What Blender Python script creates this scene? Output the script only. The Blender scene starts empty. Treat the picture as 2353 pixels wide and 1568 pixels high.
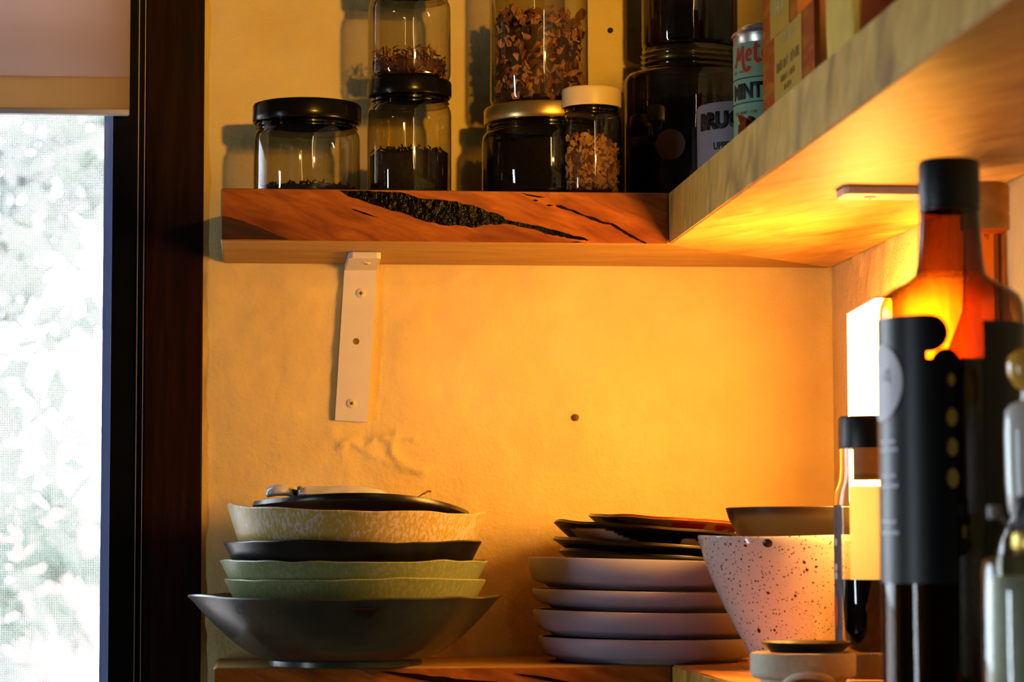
import bpy, bmesh, math, random
from mathutils import Vector, Matrix, noise
random.seed(7)
PI = math.pi
S = bpy.context.scene
COL = S.collection

# ---------------------------------------------------------------- camera, sky, exposure
cd = bpy.data.cameras.new('camera'); cam = bpy.data.objects.new('camera', cd); COL.objects.link(cam)
cd.sensor_width = 36.0; cd.lens = 91.8; cd.clip_start = 0.05; cd.clip_end = 200
wy = Vector((-0.0977, -0.0777, -1.0)).normalized()          # the room's depth, height and width axes seen from the camera
wz = Vector((0.005, 1, 0)); wz = (wz - wy * wz.dot(wy)).normalized()
wx = wy.cross(wz)
cam.matrix_world = Matrix.Translation((0, -2.2, 1.40)) @ Matrix((wx, wy, wz)).to_4x4()
cd.dof.use_dof = True; cd.dof.focus_distance = 2.08; cd.dof.aperture_fstop = 10.5
S.camera = cam

w = bpy.data.worlds.new('sky'); S.world = w; w.use_nodes = True
bg = w.node_tree.nodes['Background']; bg.inputs[0].default_value = (0.74, 0.86, 1.0, 1); bg.inputs[1].default_value = 20.0
LAMP_TABLE = ((1.0, 0.47, 0.085), 46.0)      # glow of the panel lamp below the upper shelf
LAMP_SHELF = ((1.0, 0.47, 0.04), 66.0)      # watts of the spot lamp clamped to the end of the upper shelf
sd = bpy.data.lights.new('sun', 'SUN'); sd.energy = 18.0; sd.color = (1.0, .95, .86); sd.angle = .01
sun = bpy.data.objects.new('sun', sd); COL.objects.link(sun); sun.rotation_euler = (math.radians(42), 0, math.radians(24))   # high, from behind the house
S.view_settings.view_transform = 'Standard'; S.view_settings.look = 'None'
S.view_settings.exposure = 0.0; S.view_settings.gamma = 1.0; S.view_settings.use_curve_mapping = False
cy = S.cycles
cy.use_denoising = True; cy.max_bounces = 10; cy.diffuse_bounces = 4; cy.glossy_bounces = 4
cy.transparent_max_bounces = 40; cy.transmission_bounces = 6
cy.caustics_reflective = False; cy.caustics_refractive = False; cy.sample_clamp_indirect = 6.0

# ---------------------------------------------------------------- materials
def mat(name):
    m = bpy.data.materials.new(name); m.use_nodes = True
    nt = m.node_tree; p = nt.nodes['Principled BSDF']
    return m, nt, p
def node(nt, t, **kw):
    n = nt.nodes.new(t)
    for k, v in kw.items(): setattr(n, k, v)
    return n
def noise_tex(nt, scale=(1, 1, 1), s=5, detail=3, rough=.5, rot=(0, 0, 0), dist=0.0):
    tc = node(nt, 'ShaderNodeTexCoord'); mp = node(nt, 'ShaderNodeMapping')
    mp.inputs['Scale'].default_value = scale; mp.inputs['Rotation'].default_value = rot
    n = node(nt, 'ShaderNodeTexNoise'); n.inputs['Scale'].default_value = s; n.inputs['Detail'].default_value = detail
    n.inputs['Roughness'].default_value = rough; n.inputs['Distortion'].default_value = dist
    rotn = node(nt, 'ShaderNodeMapping'); rotn.inputs['Rotation'].default_value = rot
    mp.inputs['Rotation'].default_value = (0, 0, 0)
    nt.links.new(tc.outputs['Object'], rotn.inputs[0]); nt.links.new(rotn.outputs[0], mp.inputs[0])
    nt.links.new(mp.outputs[0], n.inputs['Vector'])
    return n.outputs['Fac']
def ramp(nt, fac, stops):
    r = node(nt, 'ShaderNodeValToRGB'); e = r.color_ramp.elements
    while len(e) < len(stops): e.new(.5)
    for el, (p, c) in zip(e, stops):
        el.position = p; el.color = (*c, 1) if len(c) == 3 else c
    nt.links.new(fac, r.inputs[0]); return r.outputs[0]
def bump(nt, p, fac, strength=.3, dist=.001):
    b = node(nt, 'ShaderNodeBump'); b.inputs['Strength'].default_value = strength; b.inputs['Distance'].default_value = dist
    nt.links.new(fac, b.inputs['Height']); nt.links.new(b.outputs[0], p.inputs['Normal'])
def mixc(nt, fac, a, b, mode='MIX'):
    m = node(nt, 'ShaderNodeMix', data_type='RGBA', blend_type=mode)
    for i, v in ((0, fac), (6, a), (7, b)):
        if hasattr(v, 'is_linked'): nt.links.new(v, m.inputs[i])
        elif isinstance(v, (int, float)): m.inputs[i].default_value = v
        else: m.inputs[i].default_value = (*v, 1)
    return m.outputs[2]
def plain(name, c, rough=.5, metal=0.0, var=0.0, vs=40, bmp=0.0, coat=0.0, spec=.5):
    m, nt, p = mat(name)
    p.inputs['Base Color'].default_value = (*c, 1); p.inputs['Roughness'].default_value = rough
    p.inputs['Metallic'].default_value = metal; p.inputs['Coat Weight'].default_value = coat
    p.inputs['Specular IOR Level'].default_value = spec
    if var or bmp:
        f = noise_tex(nt, s=vs)
        if var:
            lo = tuple(x * (1 - var) for x in c); hi = tuple(min(1, x * (1 + var)) for x in c)
            nt.links.new(ramp(nt, f, ((.3, lo), (.7, hi))), p.inputs['Base Color'])
        if bmp: bump(nt, p, f, bmp, .001)
    return m
def wood(name, c1, c2, stretch, s=60, rough=.5, rot=(0, 0, 0), c3=None, coat=0.0, dist=.6, spec=.4):
    m, nt, p = mat(name); p.inputs['Specular IOR Level'].default_value = spec
    f = noise_tex(nt, stretch, s, 5, .62, rot, dist)
    c = ramp(nt, f, ((.32, c1), (.66, c2)))
    f2 = noise_tex(nt, tuple(x * .35 for x in stretch), s, 2, .5, rot, 1.2)
    c = mixc(nt, ramp(nt, f2, ((.5, (0, 0, 0)), (.72, (1, 1, 1)))), c, c3 or c1)
    nt.links.new(c, p.inputs['Base Color']); p.inputs['Roughness'].default_value = rough; p.inputs['Coat Weight'].default_value = coat
    bump(nt, p, f, .12, .0006)
    return m
def painted(name, rough=.4, coat=0.0, grain=.08, vs=90):          # colour stored per corner: glazes, prints
    m, nt, p = mat(name)
    a = node(nt, 'ShaderNodeVertexColor', layer_name='glaze')
    f = noise_tex(nt, s=vs, detail=4)
    v = ramp(nt, f, ((.3, (1 - grain,) * 3), (.7, (1 + grain,) * 3)))
    nt.links.new(mixc(nt, 1.0, a.outputs[0], v, 'MULTIPLY'), p.inputs['Base Color'])
    p.inputs['Roughness'].default_value = rough; p.inputs['Coat Weight'].default_value = coat
    return m
def glass(name, face, edge, rough=.02, wav=.0, refl=.045, pw=2.2):   # thin clear wall: passes light straight, darker where seen edge-on
    m, nt, p = mat(name); nt.nodes.remove(p)
    lw = node(nt, 'ShaderNodeLayerWeight'); lw.inputs[0].default_value = .5
    pe = node(nt, 'ShaderNodeMath', operation='POWER'); pe.inputs[1].default_value = pw; nt.links.new(lw.outputs['Facing'], pe.inputs[0])
    tr = node(nt, 'ShaderNodeBsdfTransparent'); nt.links.new(mixc(nt, pe.outputs[0], face, edge), tr.inputs[0])
    gl = node(nt, 'ShaderNodeBsdfGlossy'); gl.inputs['Roughness'].default_value = rough
    pf = node(nt, 'ShaderNodeMath', operation='POWER'); pf.inputs[1].default_value = 5; nt.links.new(lw.outputs['Facing'], pf.inputs[0])
    ma = node(nt, 'ShaderNodeMath', operation='MULTIPLY_ADD'); ma.inputs[1].default_value = .8; ma.inputs[2].default_value = refl
    nt.links.new(pf.outputs[0], ma.inputs[0])
    if wav:
        b = node(nt, 'ShaderNodeBump'); b.inputs['Strength'].default_value = wav; b.inputs['Distance'].default_value = .002
        nt.links.new(noise_tex(nt, (1, 1, .5), 55, 1), b.inputs['Height']); nt.links.new(b.outputs[0], gl.inputs['Normal'])
    mx = node(nt, 'ShaderNodeMixShader'); nt.links.new(ma.outputs[0], mx.inputs[0])
    nt.links.new(tr.outputs[0], mx.inputs[1]); nt.links.new(gl.outputs[0], mx.inputs[2])
    nt.links.new(mx.outputs[0], nt.nodes['Material Output'].inputs[0])
    return m
def glow(name, c, s):
    m, nt, p = mat(name)
    p.inputs['Base Color'].default_value = (.9, .88, .8, 1)
    p.inputs['Emission Color'].default_value = (*c, 1); p.inputs['Emission Strength'].default_value = s
    return m
def translucent(name, c, amt=.5):
    m, nt, p = mat(name); nt.nodes.remove(p)
    d = node(nt, 'ShaderNodeBsdfDiffuse'); t = node(nt, 'ShaderNodeBsdfTranslucent')
    for n in (d, t): n.inputs[0].default_value = (*c, 1)
    mx = node(nt, 'ShaderNodeMixShader'); mx.inputs[0].default_value = amt
    nt.links.new(d.outputs[0], mx.inputs[1]); nt.links.new(t.outputs[0], mx.inputs[2])
    nt.links.new(mx.outputs[0], nt.nodes['Material Output'].inputs[0]); return m

def plaster_mat(name, c1, c2):
    m, nt, p = mat(name)
    f = noise_tex(nt, s=14, detail=5, rough=.6)
    nt.links.new(ramp(nt, f, ((.3, c1), (.68, c2))), p.inputs['Base Color'])
    p.inputs['Roughness'].default_value = .75; p.inputs['Specular IOR Level'].default_value = .2
    bump(nt, p, noise_tex(nt, s=230, detail=4, rough=.6), .8, .0012)
    return m
M_plaster = plaster_mat('cream_plaster', (.77, .58, .235), (.85, .675, .30))
M_room = plain('room_paint', (.06, .05, .04), .8, var=.1, vs=8)
M_floor = wood('floor_boards', (.10, .05, .025), (.18, .10, .05), (1, 12, 12), 4, .5)
M_post = wood('dark_timber', (.009, .0026, .0013), (.024, .007, .003), (14, 14, 1), 14, .6, spec=.08)
M_black_metal = plain('black_aluminium', (.003, .003, .003), .5, 0, .3, 80, spec=.06)
M_lit_reveal = translucent('daylit_reveal_blue', (.30, .34, .50), .5)  # blue-grey film stands in for daylight on the frame's reveal
M_bead_highlight = plain('bead_edge_highlight', (.45, .40, .38), .35, .6)  # pale metal puts the highlights of the bead edges into colour
M_mesh = plain('screen_thread', (.30, .31, .34), .6)
M_pane = glass('window_glass', (.97, .98, .98), (.8, .85, .85))
M_blind = translucent('blind_fabric', (.56, .42, .36), .52)
M_red_wood = wood('red_hardwood', (.24, .056, .010), (.46, .135, .020), (1, 3, 5), 26, .42, (0, math.radians(-20), 0), (.18, .042, .012), spec=.15)
M_end_wood = wood('end_wood', (.55, .45, .38), (.72, .62, .52), (2, 6, 6), 30, .5)
M_under_wood = wood('pale_hardwood', (.30, .15, .028), (.43, .24, .05), (1.6, 8, 8), 9, .55)
M_right_wood = wood('honey_hardwood', (.56, .25, .045), (.78, .44, .10), (5, 1.3, 5), 12, .5, (0, 0, math.radians(-24)), (.44, .16, .025))
M_edge_wood = wood('raw_edge_wood', (.62, .34, .03), (.86, .56, .12), (3, 1.2, 2.6), 20, .7, (math.radians(58), 0, 0), (.36, .20, .035))
M_bark = plain('black_resin_bark', (.0025, .0014, .001), .16, 0, .6, 150, .9, spec=.04)
M_vein = plain('dark_gum_vein', (.012, .004, .002), .5, 0, .5, 150, .5, spec=.05)
M_heart = wood('dark_heartwood', (.03, .010, .005), (.085, .026, .010), (1, 3, 5), 30, .5, (0, math.radians(-22), 0))
M_white_metal = plain('white_powder_coat', (.74, .70, .66), .45, 0, .03, 60)
M_screw = plain('painted_screw', (.70, .64, .56), .4)
M_dark = plain('dark_recess', (.02, .014, .01), .7)
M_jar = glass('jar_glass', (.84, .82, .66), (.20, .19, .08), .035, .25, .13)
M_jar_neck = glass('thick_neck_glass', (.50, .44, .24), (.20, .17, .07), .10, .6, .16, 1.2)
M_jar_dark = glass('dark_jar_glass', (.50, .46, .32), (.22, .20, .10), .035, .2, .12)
M_lid_black = plain('black_lacquer_lid', (.004, .0035, .0035), .22, spec=.22)
M_lid_gold = plain('gold_tin_lid', (.72, .50, .18), .3, .9, .15, 30)
M_lid_white = plain('cream_plastic_lid', (.90, .70, .34), .4)
M_tea = plain('black_tea', (.018, .010, .007), .7, 0, .6, 300, .6)
M_tea_red = plain('red_bark_tea', (.30, .075, .025), .5, 0, .5, 200)
M_tea_red2 = plain('dark_bark_tea', (.075, .028, .016), .55, 0, .5, 200)
M_chip = [plain('pale_wood_chip', (.90, .52, .24), .55, 0, .2, 300), plain('tan_wood_chip', (.74, .38, .15), .55, 0, .25, 300), plain('brown_wood_chip', (.30, .12, .05), .55, 0, .3, 300)]
M_petal = [plain('pink_brown_petal', (.62, .30, .15), .45, 0, .3, 300), plain('brown_petal', (.30, .12, .055), .45, 0, .3, 300), plain('dark_petal', (.07, .03, .018), .5, 0, .3, 300)]
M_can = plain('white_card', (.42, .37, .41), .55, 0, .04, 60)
M_ink = plain('black_print', (.010, .010, .012), .5)
M_mint = plain('mint_green_print', (.29, .55, .33), .45, 0, .05, 40)
M_tin = plain('bare_tin', (.72, .66, .56), .28, .9, .1, 60)
M_red_ink = plain('red_print', (.50, .045, .025), .5)
M_orange_ink = plain('orange_print', (.85, .38, .06), .5)
M_sachet_red = plain('red_foil', (.20, .003, .004), .22, .3, .3, 50, .5)
M_bag = plain('cream_paper', (.90, .62, .10), .8, 0, .16, 18, .6)
M_brown_bag = plain('dark_brown_paper', (.045, .018, .012), .7, 0, .3, 30, .3)
M_panel_ink = plain('ochre_panel', (.60, .37, .018), .5, 0, .06, 30)
M_dark_ink = plain('brown_print', (.38, .22, .03), .5)
M_pale_ink = plain('pale_print', (.80, .74, .30), .5)
M_silver = plain('silver_seal', (.66, .60, .54), .35, .5, .2, 120)
M_black_glaze = plain('black_glaze', (.006, .005, .005), .30, 0, .5, 90, .25)
M_brown_glaze = plain('brown_glaze', (.012, .0055, .0035), .34, 0, .12, 40)
M_dish_glaze = plain('white_blue_glaze', (.66, .70, .74), .10, 0, .2, 55, .6, .6)
M_herb = plain('dried_herb', (.26, .17, .09), .7)
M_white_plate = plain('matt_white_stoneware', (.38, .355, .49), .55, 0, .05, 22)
M_paint = painted('painted_glaze', .32)
M_paint_gloss = painted('painted_gloss_glaze', .15, .5)
M_cream_cup = plain('cream_stoneware', (.70, .60, .42), .6, 0, .08, 240, .15)
M_lamp = glow('lit_lamp_shade', *LAMP_TABLE)
M_streak_light = glow('added_streak_glow', (1.0, .66, .30), 8.0)  # glow of the added light that draws tall streaks on the jars
M_steel = plain('brushed_steel', (.5, .5, .5), .3, .9)
M_bottle = glass('amber_green_bottle_glass', (.72, .44, .12), (.05, .022, .006), .03, .12, .05, 1.3)
M_clear = glass('clear_bottle_glass', (.93, .95, .88), (.55, .58, .48), .03, .2, .12)
M_pale_liquid = plain('pale_cloudy_liquid', (.52, .54, .40), .4, 0, .25, 60)
M_orange_band = plain('opaque_neck_orange', (.70, .27, .03), .5, 0, .2, 60)
M_amber = glass('amber_bottle_glass', (.85, .42, .06), (.25, .07, .005), .03, .1)
M_neck_glass = glass('brown_neck_glass', (.26, .12, .04), (.05, .02, .006), .03, .1, .05, 1.4)
M_liquid = plain('dark_red_liquid', (.006, .0012, .0012), .25, spec=.2)
M_liquid_black = plain('black_liquid', (.001, .001, .001), .4, spec=.03)
M_label_black = plain('black_label', (.004, .004, .004), .36, spec=.38)
M_label_grey = plain('grey_sticker', (.78, .76, .80), .5, 0, .05, 60)
M_label_white = translucent('white_paper_label', (.95, .94, .92), .75)
M_cap_black = plain('black_cap', (.006, .006, .006), .4)
M_gold = plain('gold_foil', (.72, .50, .10), .35, .8)
M_orange_cap = plain('orange_wooden_cap', (.75, .34, .07), .5, 0, .25, 60)
M_strip = plain('slate_label', (.05, .045, .065), .5, 0, .4, 140)
M_red_spot = plain('red_label_spot', (.55, .05, .02), .5)
M_white_spout = plain('white_porcelain', (.92, .90, .84), .15, coat=.5)
M_ball = plain('honey_stopper', (.88, .46, .05), .2, 0, .1, 30, coat=.5)
M_grey_knob = plain('grey_plastic', (.32, .30, .31), .4)
M_leaf = translucent('garden_leaf', (.22, .245, .20), .45)
M_leaf2 = translucent('pale_garden_leaf', (.29, .295, .27), .45)
M_bark_brown = plain('tree_bark', (.16, .11, .09), .9, 0, .3, 20)
M_ground = plain('garden_ground', (.34, .27, .24), .9, 0, .2, 3)
M_fence = plain('peach_fence_paint', (.52, .34, .26), .8, 0, .1, 5)

def speckle_mat():
    m, nt, p = mat('speckled_white_glaze')
    tc = node(nt, 'ShaderNodeTexCoord'); c = (.80, .73, .72)
    dn = node(nt, 'ShaderNodeTexNoise'); dn.inputs['Scale'].default_value = 90
    cur = None
    nt.links.new(tc.outputs['Object'], dn.inputs[0])
    off = node(nt, 'ShaderNodeVectorMath', operation='SCALE'); off.inputs['Scale'].default_value = .006
    nt.links.new(dn.outputs['Color'], off.inputs[0])
    add = node(nt, 'ShaderNodeVectorMath', operation='ADD'); nt.links.new(tc.outputs['Object'], add.inputs[0]); nt.links.new(off.outputs[0], add.inputs[1])
    for sc, th, dark in ((120, .085, (.06, .03, .02)), (260, .13, (.16, .09, .06)), (330, .15, (.26, .17, .12)), (420, .12, (.12, .07, .05))):
        v = node(nt, 'ShaderNodeTexVoronoi'); v.inputs['Scale'].default_value = sc; nt.links.new(add.outputs[0], v.inputs['Vector'])
        wn = node(nt, 'ShaderNodeSeparateColor'); nt.links.new(v.outputs['Color'], wn.inputs[0])
        th_n = node(nt, 'ShaderNodeMath', operation='MULTIPLY'); th_n.inputs[1].default_value = th * 1.9; nt.links.new(wn.outputs[0], th_n.inputs[0])
        lt = node(nt, 'ShaderNodeMath', operation='LESS_THAN'); nt.links.new(v.outputs['Distance'], lt.inputs[0]); nt.links.new(th_n.outputs[0], lt.inputs[1])
        cur = mixc(nt, lt.outputs[0], cur if cur is not None else c, dark)
    nt.links.new(cur, p.inputs['Base Color']); p.inputs['Roughness'].default_value = .07
    bump(nt, p, noise_tex(nt, (1, 1, 4), 30, 2), .25, .002)
    return m
M_speckle = speckle_mat()
def stoneware(name, base, fleck, s, lo, hi, zst=.35, rough=.35):
    m, nt, p = mat(name)
    f = noise_tex(nt, (1, 1, zst), s, 4, .62, dist=.5)
    big = noise_tex(nt, s=16, detail=2)
    k = node(nt, 'ShaderNodeMath', operation='MULTIPLY_ADD'); k.inputs[1].default_value = .35; k.inputs[2].default_value = -.175
    nt.links.new(big, k.inputs[0])
    a = node(nt, 'ShaderNodeMath', operation='ADD'); nt.links.new(f, a.inputs[0]); nt.links.new(k.outputs[0], a.inputs[1])
    nt.links.new(ramp(nt, a.outputs[0], ((lo, base), (hi, fleck))), p.inputs['Base Color'])
    p.inputs['Roughness'].default_value = rough
    bump(nt, p, noise_tex(nt, s=35, detail=2), .15, .002)
    return m
M_cream_bowl = stoneware('cream_flecked_glaze', (.47, .33, .06), (.60, .50, .40), 400, .50, .58)
M_green_bowl = stoneware('celadon_green_glaze', (.19, .235, .085), (.27, .29, .16), 420, .48, .62)
M_big_bowl = stoneware('dark_olive_stoneware', (.030, .031, .024), (.042, .041, .031), 60, .40, .7, 1, .27)

# ---------------------------------------------------------------- mesh helpers
def obj(name, bm, m, parent=None, smooth=None, at=None, kind=None):
    me = bpy.data.meshes.new(name)
    if isinstance(bm, bmesh.types.BMesh):
        bmesh.ops.recalc_face_normals(bm, faces=bm.faces[:]) if not bm.loops.layers.color else None
        bm.to_mesh(me); bm.free()
    else: me = bm
    if m and not me.materials: me.materials.append(m)
    if smooth is not None:
        me.polygons.foreach_set('use_smooth', [True] * len(me.polygons)); me.update()
        if smooth < 180: me.set_sharp_from_angle(angle=math.radians(smooth))
    o = bpy.data.objects.new(name, me); COL.objects.link(o)
    if parent: o.parent = parent
    if at: o.location = at
    if kind: o['kind'] = kind
    return o
def tag(o, label, cat, group=None):
    o['label'] = label; o['category'] = cat
    if group: o['group'] = group
    return o
def thing(name, label, cat, loc=(0, 0, 0), rot=(0, 0, 0), group=None):
    o = bpy.data.objects.new(name, None); o.empty_display_size = .02; COL.objects.link(o)
    o.location = loc; o.rotation_euler = rot
    return tag(o, label, cat, group)
def box(bm, x0, x1, y0, y1, z0, z1, bev=0.0):
    r = bmesh.ops.create_cube(bm, size=1)['verts']
    for v in r: v.co = Vector(((x0 + x1) / 2 + v.co.x * (x1 - x0), (y0 + y1) / 2 + v.co.y * (y1 - y0), (z0 + z1) / 2 + v.co.z * (z1 - z0)))
    if bev:
        es = {e for v in r for e in v.link_edges}
        bmesh.ops.bevel(bm, geom=list(es), offset=bev, segments=2, affect='EDGES', profile=.5)
    return r
def B(x0, x1, y0, y1, z0, z1, bev=0.0):
    bm = bmesh.new(); box(bm, x0, x1, y0, y1, z0, z1, bev); return bm
def lathe(prof, seg=64, rmod=None, zmod=None, color=None, a0=0.0, a1=2 * PI, thick=None):
    """Turns a profile [(r, z), ...]; rmod(a, i) scales the radius, zmod(a, i) lifts; color(a, i) fills the layer 'glaze'."""
    bm = bmesh.new(); full = abs(a1 - a0 - 2 * PI) < 1e-6
    n = seg if full else seg + 1; rings = []
    for i, (r, z) in enumerate(prof):
        if r < 1e-6: rings.append([bm.verts.new((0, 0, z))]); continue
        ring = []
        for k in range(n):
            a = a0 + (a1 - a0) * k / seg
            rr = r * (rmod(a, i) if rmod else 1); zz = z + (zmod(a, i) if zmod else 0)
            ring.append(bm.verts.new((rr * math.sin(a), -rr * math.cos(a), zz)))     # a = 0 faces -y, grows towards +x
        rings.append(ring)
    lay = bm.loops.layers.color.new('glaze') if color else None
    for i in range(len(rings) - 1):
        A, C = rings[i], rings[i + 1]
        for k in range(seg):
            k2 = (k + 1) % n
            if len(A) == 1 and len(C) == 1: continue
            if len(A) == 1: vs = (A[0], C[k2], C[k])
            elif len(C) == 1: vs = (A[k], A[k2], C[0])
            else: vs = (A[k], A[k2], C[k2], C[k])
            f = bm.faces.new(vs)
            if lay:
                for l in f.loops:
                    ii = i if l.vert in A else i + 1
                    kk = k if (l.vert is A[k % len(A)] or l.vert is C[k % len(C)]) else k + 1
                    l[lay] = (*color(a0 + (a1 - a0) * kk / seg, ii), 1)
    return bm
def tube(pts, r, seg=8, closed=False, bm=None, taper=None):
    bm = bm or bmesh.new(); pts = [Vector(p) for p in pts]; n = len(pts); rings = []
    for i, p in enumerate(pts):
        t = (pts[(i + 1) % n] - pts[i - 1]) if closed else (pts[min(i + 1, n - 1)] - pts[max(i - 1, 0)])
        t.normalize(); s = t.cross(Vector((0, 0, 1)) if abs(t.z) < .9 else Vector((1, 0, 0))).normalized(); u = s.cross(t)
        rr = r * (taper[i] if taper else 1)
        rings.append([bm.verts.new(p + (s * math.cos(2 * PI * k / seg) + u * math.sin(2 * PI * k / seg)) * rr) for k in range(seg)])
    for i in range(n if closed else n - 1):
        a, b = rings[i], rings[(i + 1) % n]
        for k in range(seg): bm.faces.new((a[k], a[(k + 1) % seg], b[(k + 1) % seg], b[k]))
    if not closed: bm.faces.new(rings[0][::-1]); bm.faces.new(rings[-1])
    return bm
def prism(pts, z0, z1, bev=0.0):
    bm = bmesh.new(); a = [bm.verts.new((x, y, z0)) for x, y in pts]; b = [bm.verts.new((x, y, z1)) for x, y in pts]
    n = len(pts); bm.faces.new(a[::-1]); bm.faces.new(b)
    for i in range(n): bm.faces.new((a[i], a[(i + 1) % n], b[(i + 1) % n], b[i]))
    if bev: bmesh.ops.bevel(bm, geom=bm.edges[:], offset=bev, segments=2, affect='EDGES', profile=.5)
    return bm
def plate_xz(pts, y0, y1, ragged=0.0, sub=3, seed=0):
    """A flat irregular piece in the x-z plane between depths y0 (front) and y1, its outline made ragged."""
    rnd = random.Random(seed); out = []
    for i, (x, z) in enumerate(pts):
        x2, z2 = pts[(i + 1) % len(pts)]
        for k in range(sub):
            t = k / sub; j = ragged if k else ragged * .4
            out.append((x + (x2 - x) * t + rnd.uniform(-j, j), z + (z2 - z) * t + rnd.uniform(-j, j)))
    bm = bmesh.new(); f = bm.faces.new([bm.verts.new((x, y0, z)) for x, z in out])
    r = bmesh.ops.extrude_face_region(bm, geom=[f])
    for v in r['geom']:
        if isinstance(v, bmesh.types.BMVert): v.co.y = y1
    return bm
def text_bm(s, size, bend=None, shear=0.0, thick=.0002, weight=0.0, sx=1.0, cuts=0):
    """Letters in the x-z plane centred on x, extruded towards -y."""
    cu = bpy.data.curves.new('letters', 'FONT'); cu.body = s; cu.size = size; cu.align_x = 'CENTER'; cu.shear = shear; cu.offset = weight
    cu.resolution_u = 3
    o = bpy.data.objects.new('letters', cu); COL.objects.link(o)
    me = bpy.data.meshes.new_from_object(o.evaluated_get(bpy.context.evaluated_depsgraph_get()))
    bpy.data.objects.remove(o); bpy.data.curves.remove(cu)
    bm = bmesh.new(); bm.from_mesh(me); bpy.data.meshes.remove(me)
    bmesh.ops.triangulate(bm, faces=bm.faces[:])
    if cuts: bmesh.ops.subdivide_edges(bm, edges=[e for e in bm.edges if e.calc_length() > size * .12], cuts=cuts)
    for v in bm.verts: v.co = Vector((v.co.x * sx, 0, v.co.y))
    r = bmesh.ops.extrude_face_region(bm, geom=bm.faces[:])
    for v in r['geom']:
        if isinstance(v, bmesh.types.BMVert): v.co.y = -thick
    return bm
def wrap(bm, r, a, z):                       # wraps flat work (x, y, z) round a cylinder of radius r, centred on angle a
    for v in bm.verts:
        an = a + v.co.x / r; rr = r - v.co.y
        v.co = Vector((rr * math.sin(an), -rr * math.cos(an), z + v.co.z))
    return bm
def ribbon(strokes, y, thick=.00025):
    """Brush strokes: lists of (x, z, width) joined as flat bands in the x-z plane."""
    bm = bmesh.new()
    for st in strokes:
        L = []
        for i, (x, z, wd) in enumerate(st):
            x0, z0, _ = st[max(i - 1, 0)]; x1, z1, _ = st[min(i + 1, len(st) - 1)]
            d = Vector((x1 - x0, z1 - z0)).normalized(); n = Vector((-d.y, d.x)) * wd / 2
            L.append([bm.verts.new((x + n.x, y, z + n.y)), bm.verts.new((x - n.x, y, z - n.y)),
                      bm.verts.new((x - n.x, y - thick, z - n.y)), bm.verts.new((x + n.x, y - thick, z + n.y))])
        for a, b in zip(L, L[1:]):
            for k in range(4): bm.faces.new((a[k], a[(k + 1) % 4], b[(k + 1) % 4], b[k]))
        bm.faces.new(L[0]); bm.faces.new(L[-1][::-1])
    return bm
def small_print(width, h, words, seed=0, slant=.1, wd=.12):
    rnd = random.Random(seed); st = []; tot = sum(words) + len(words) - 1; x = -width / 2; step = width / tot
    for n_ in words:
        for _ in range(n_):
            z1 = h * rnd.uniform(.75, 1); st.append([(x + step * .2, 0, h * wd), (x + step * .2 + slant * h, z1, h * wd)])
            if rnd.random() < .7: st.append([(x + step * .2 + slant * h * .8, z1 * rnd.uniform(.1, .9), h * wd), (x + step * .75 + slant * h * .8, z1 * rnd.uniform(.1, .9), h * wd)])
            if rnd.random() < .6: st.append([(x + step * .7, 0, h * wd), (x + step * .7 + slant * h, z1 * .9, h * wd)])
            x += step
        x += step
    return ribbon(st, 0, .0002)
def smooth_path(pts, n=6):
    out = []
    P = [pts[0]] + list(pts) + [pts[-1]]
    for i in range(1, len(P) - 2):
        for k in range(n):
            t = k / n; q = []
            for c in range(len(pts[0])):
                a, b, d, e = P[i - 1][c], P[i][c], P[i + 1][c], P[i + 2][c]
                q.append(.5 * (2 * b + (d - a) * t + (2 * a - 5 * b + 4 * d - e) * t * t + (3 * b - a - 3 * d + e) * t ** 3))
            out.append(tuple(q))
    out.append(pts[-1]); return out
def copy_tree(o, parent=None):
    c = o.copy(); COL.objects.link(c)
    if parent: c.parent = parent
    for ch in o.children: copy_tree(ch, c)
    return c
def structure(name, bm, m, **k):
    o = obj(name, bm, m, **k); o['kind'] = 'structure'; return o
def sroot(name, loc=(0, 0, 0)):
    o = bpy.data.objects.new(name, None); COL.objects.link(o); o.location = loc; o['kind'] = 'structure'; return o
def cam_angle(x, y):                         # the lathe angle that faces the middle of the room, where the camera stands
    return math.atan2(-x, y + 2.2)

# ---------------------------------------------------------------- the room
XR = 0.4915; XL = -2.0; YF = -3.4; ZC = 2.4
WX0, WX1, WZ0, WZ1 = -0.95, -0.0948, 1.06, 2.06            # window opening in the back wall
UZ0, UZ1 = 1.6355, 1.677                                    # upper shelf
LZ = 1.305                                                  # top of lower shelf

def frange(a, b, n): return [a + (b - a) * i / n for i in range(n + 1)]
def relief(x, z):
    p = Vector((x, 0, z))
    d = noise.fractal(p * 22, 1.0, 2.0, 3) * .0015 + noise.fractal(p * 75, 1.0, 2.0, 2) * .0006
    if z > 1.78: d += .0016 * math.exp(-((z - 1.842 + .006 * noise.noise(p * 20)) / .006) ** 2) * max(0, noise.noise(p * 30) + .4)
    return d
SCAR = [smooth_path([(.070, 1.482), (.078, 1.486), (.088, 1.480), (.094, 1.483), (.100, 1.489), (.108, 1.488)], 4),
        smooth_path([(.116, 1.490), (.112, 1.480), (.118, 1.470), (.130, 1.463), (.140, 1.461)], 4),
        smooth_path([(.106, 1.489), (.118, 1.492), (.132, 1.488)], 4),
        smooth_path([(.095, 1.474), (.110, 1.468), (.122, 1.462)], 4)]
def scar(x, z):
    if not (.05 < x < .16 and 1.44 < z < 1.51): return 0
    d = 0
    for li, L in enumerate(SCAR):
        m = min((x - a) ** 2 + (z - b) ** 2 for a, b in L)
        d += (.0028, .0036, .0026, .0018)[li] * math.exp(-m / (.0032 ** 2))
    return d
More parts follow.
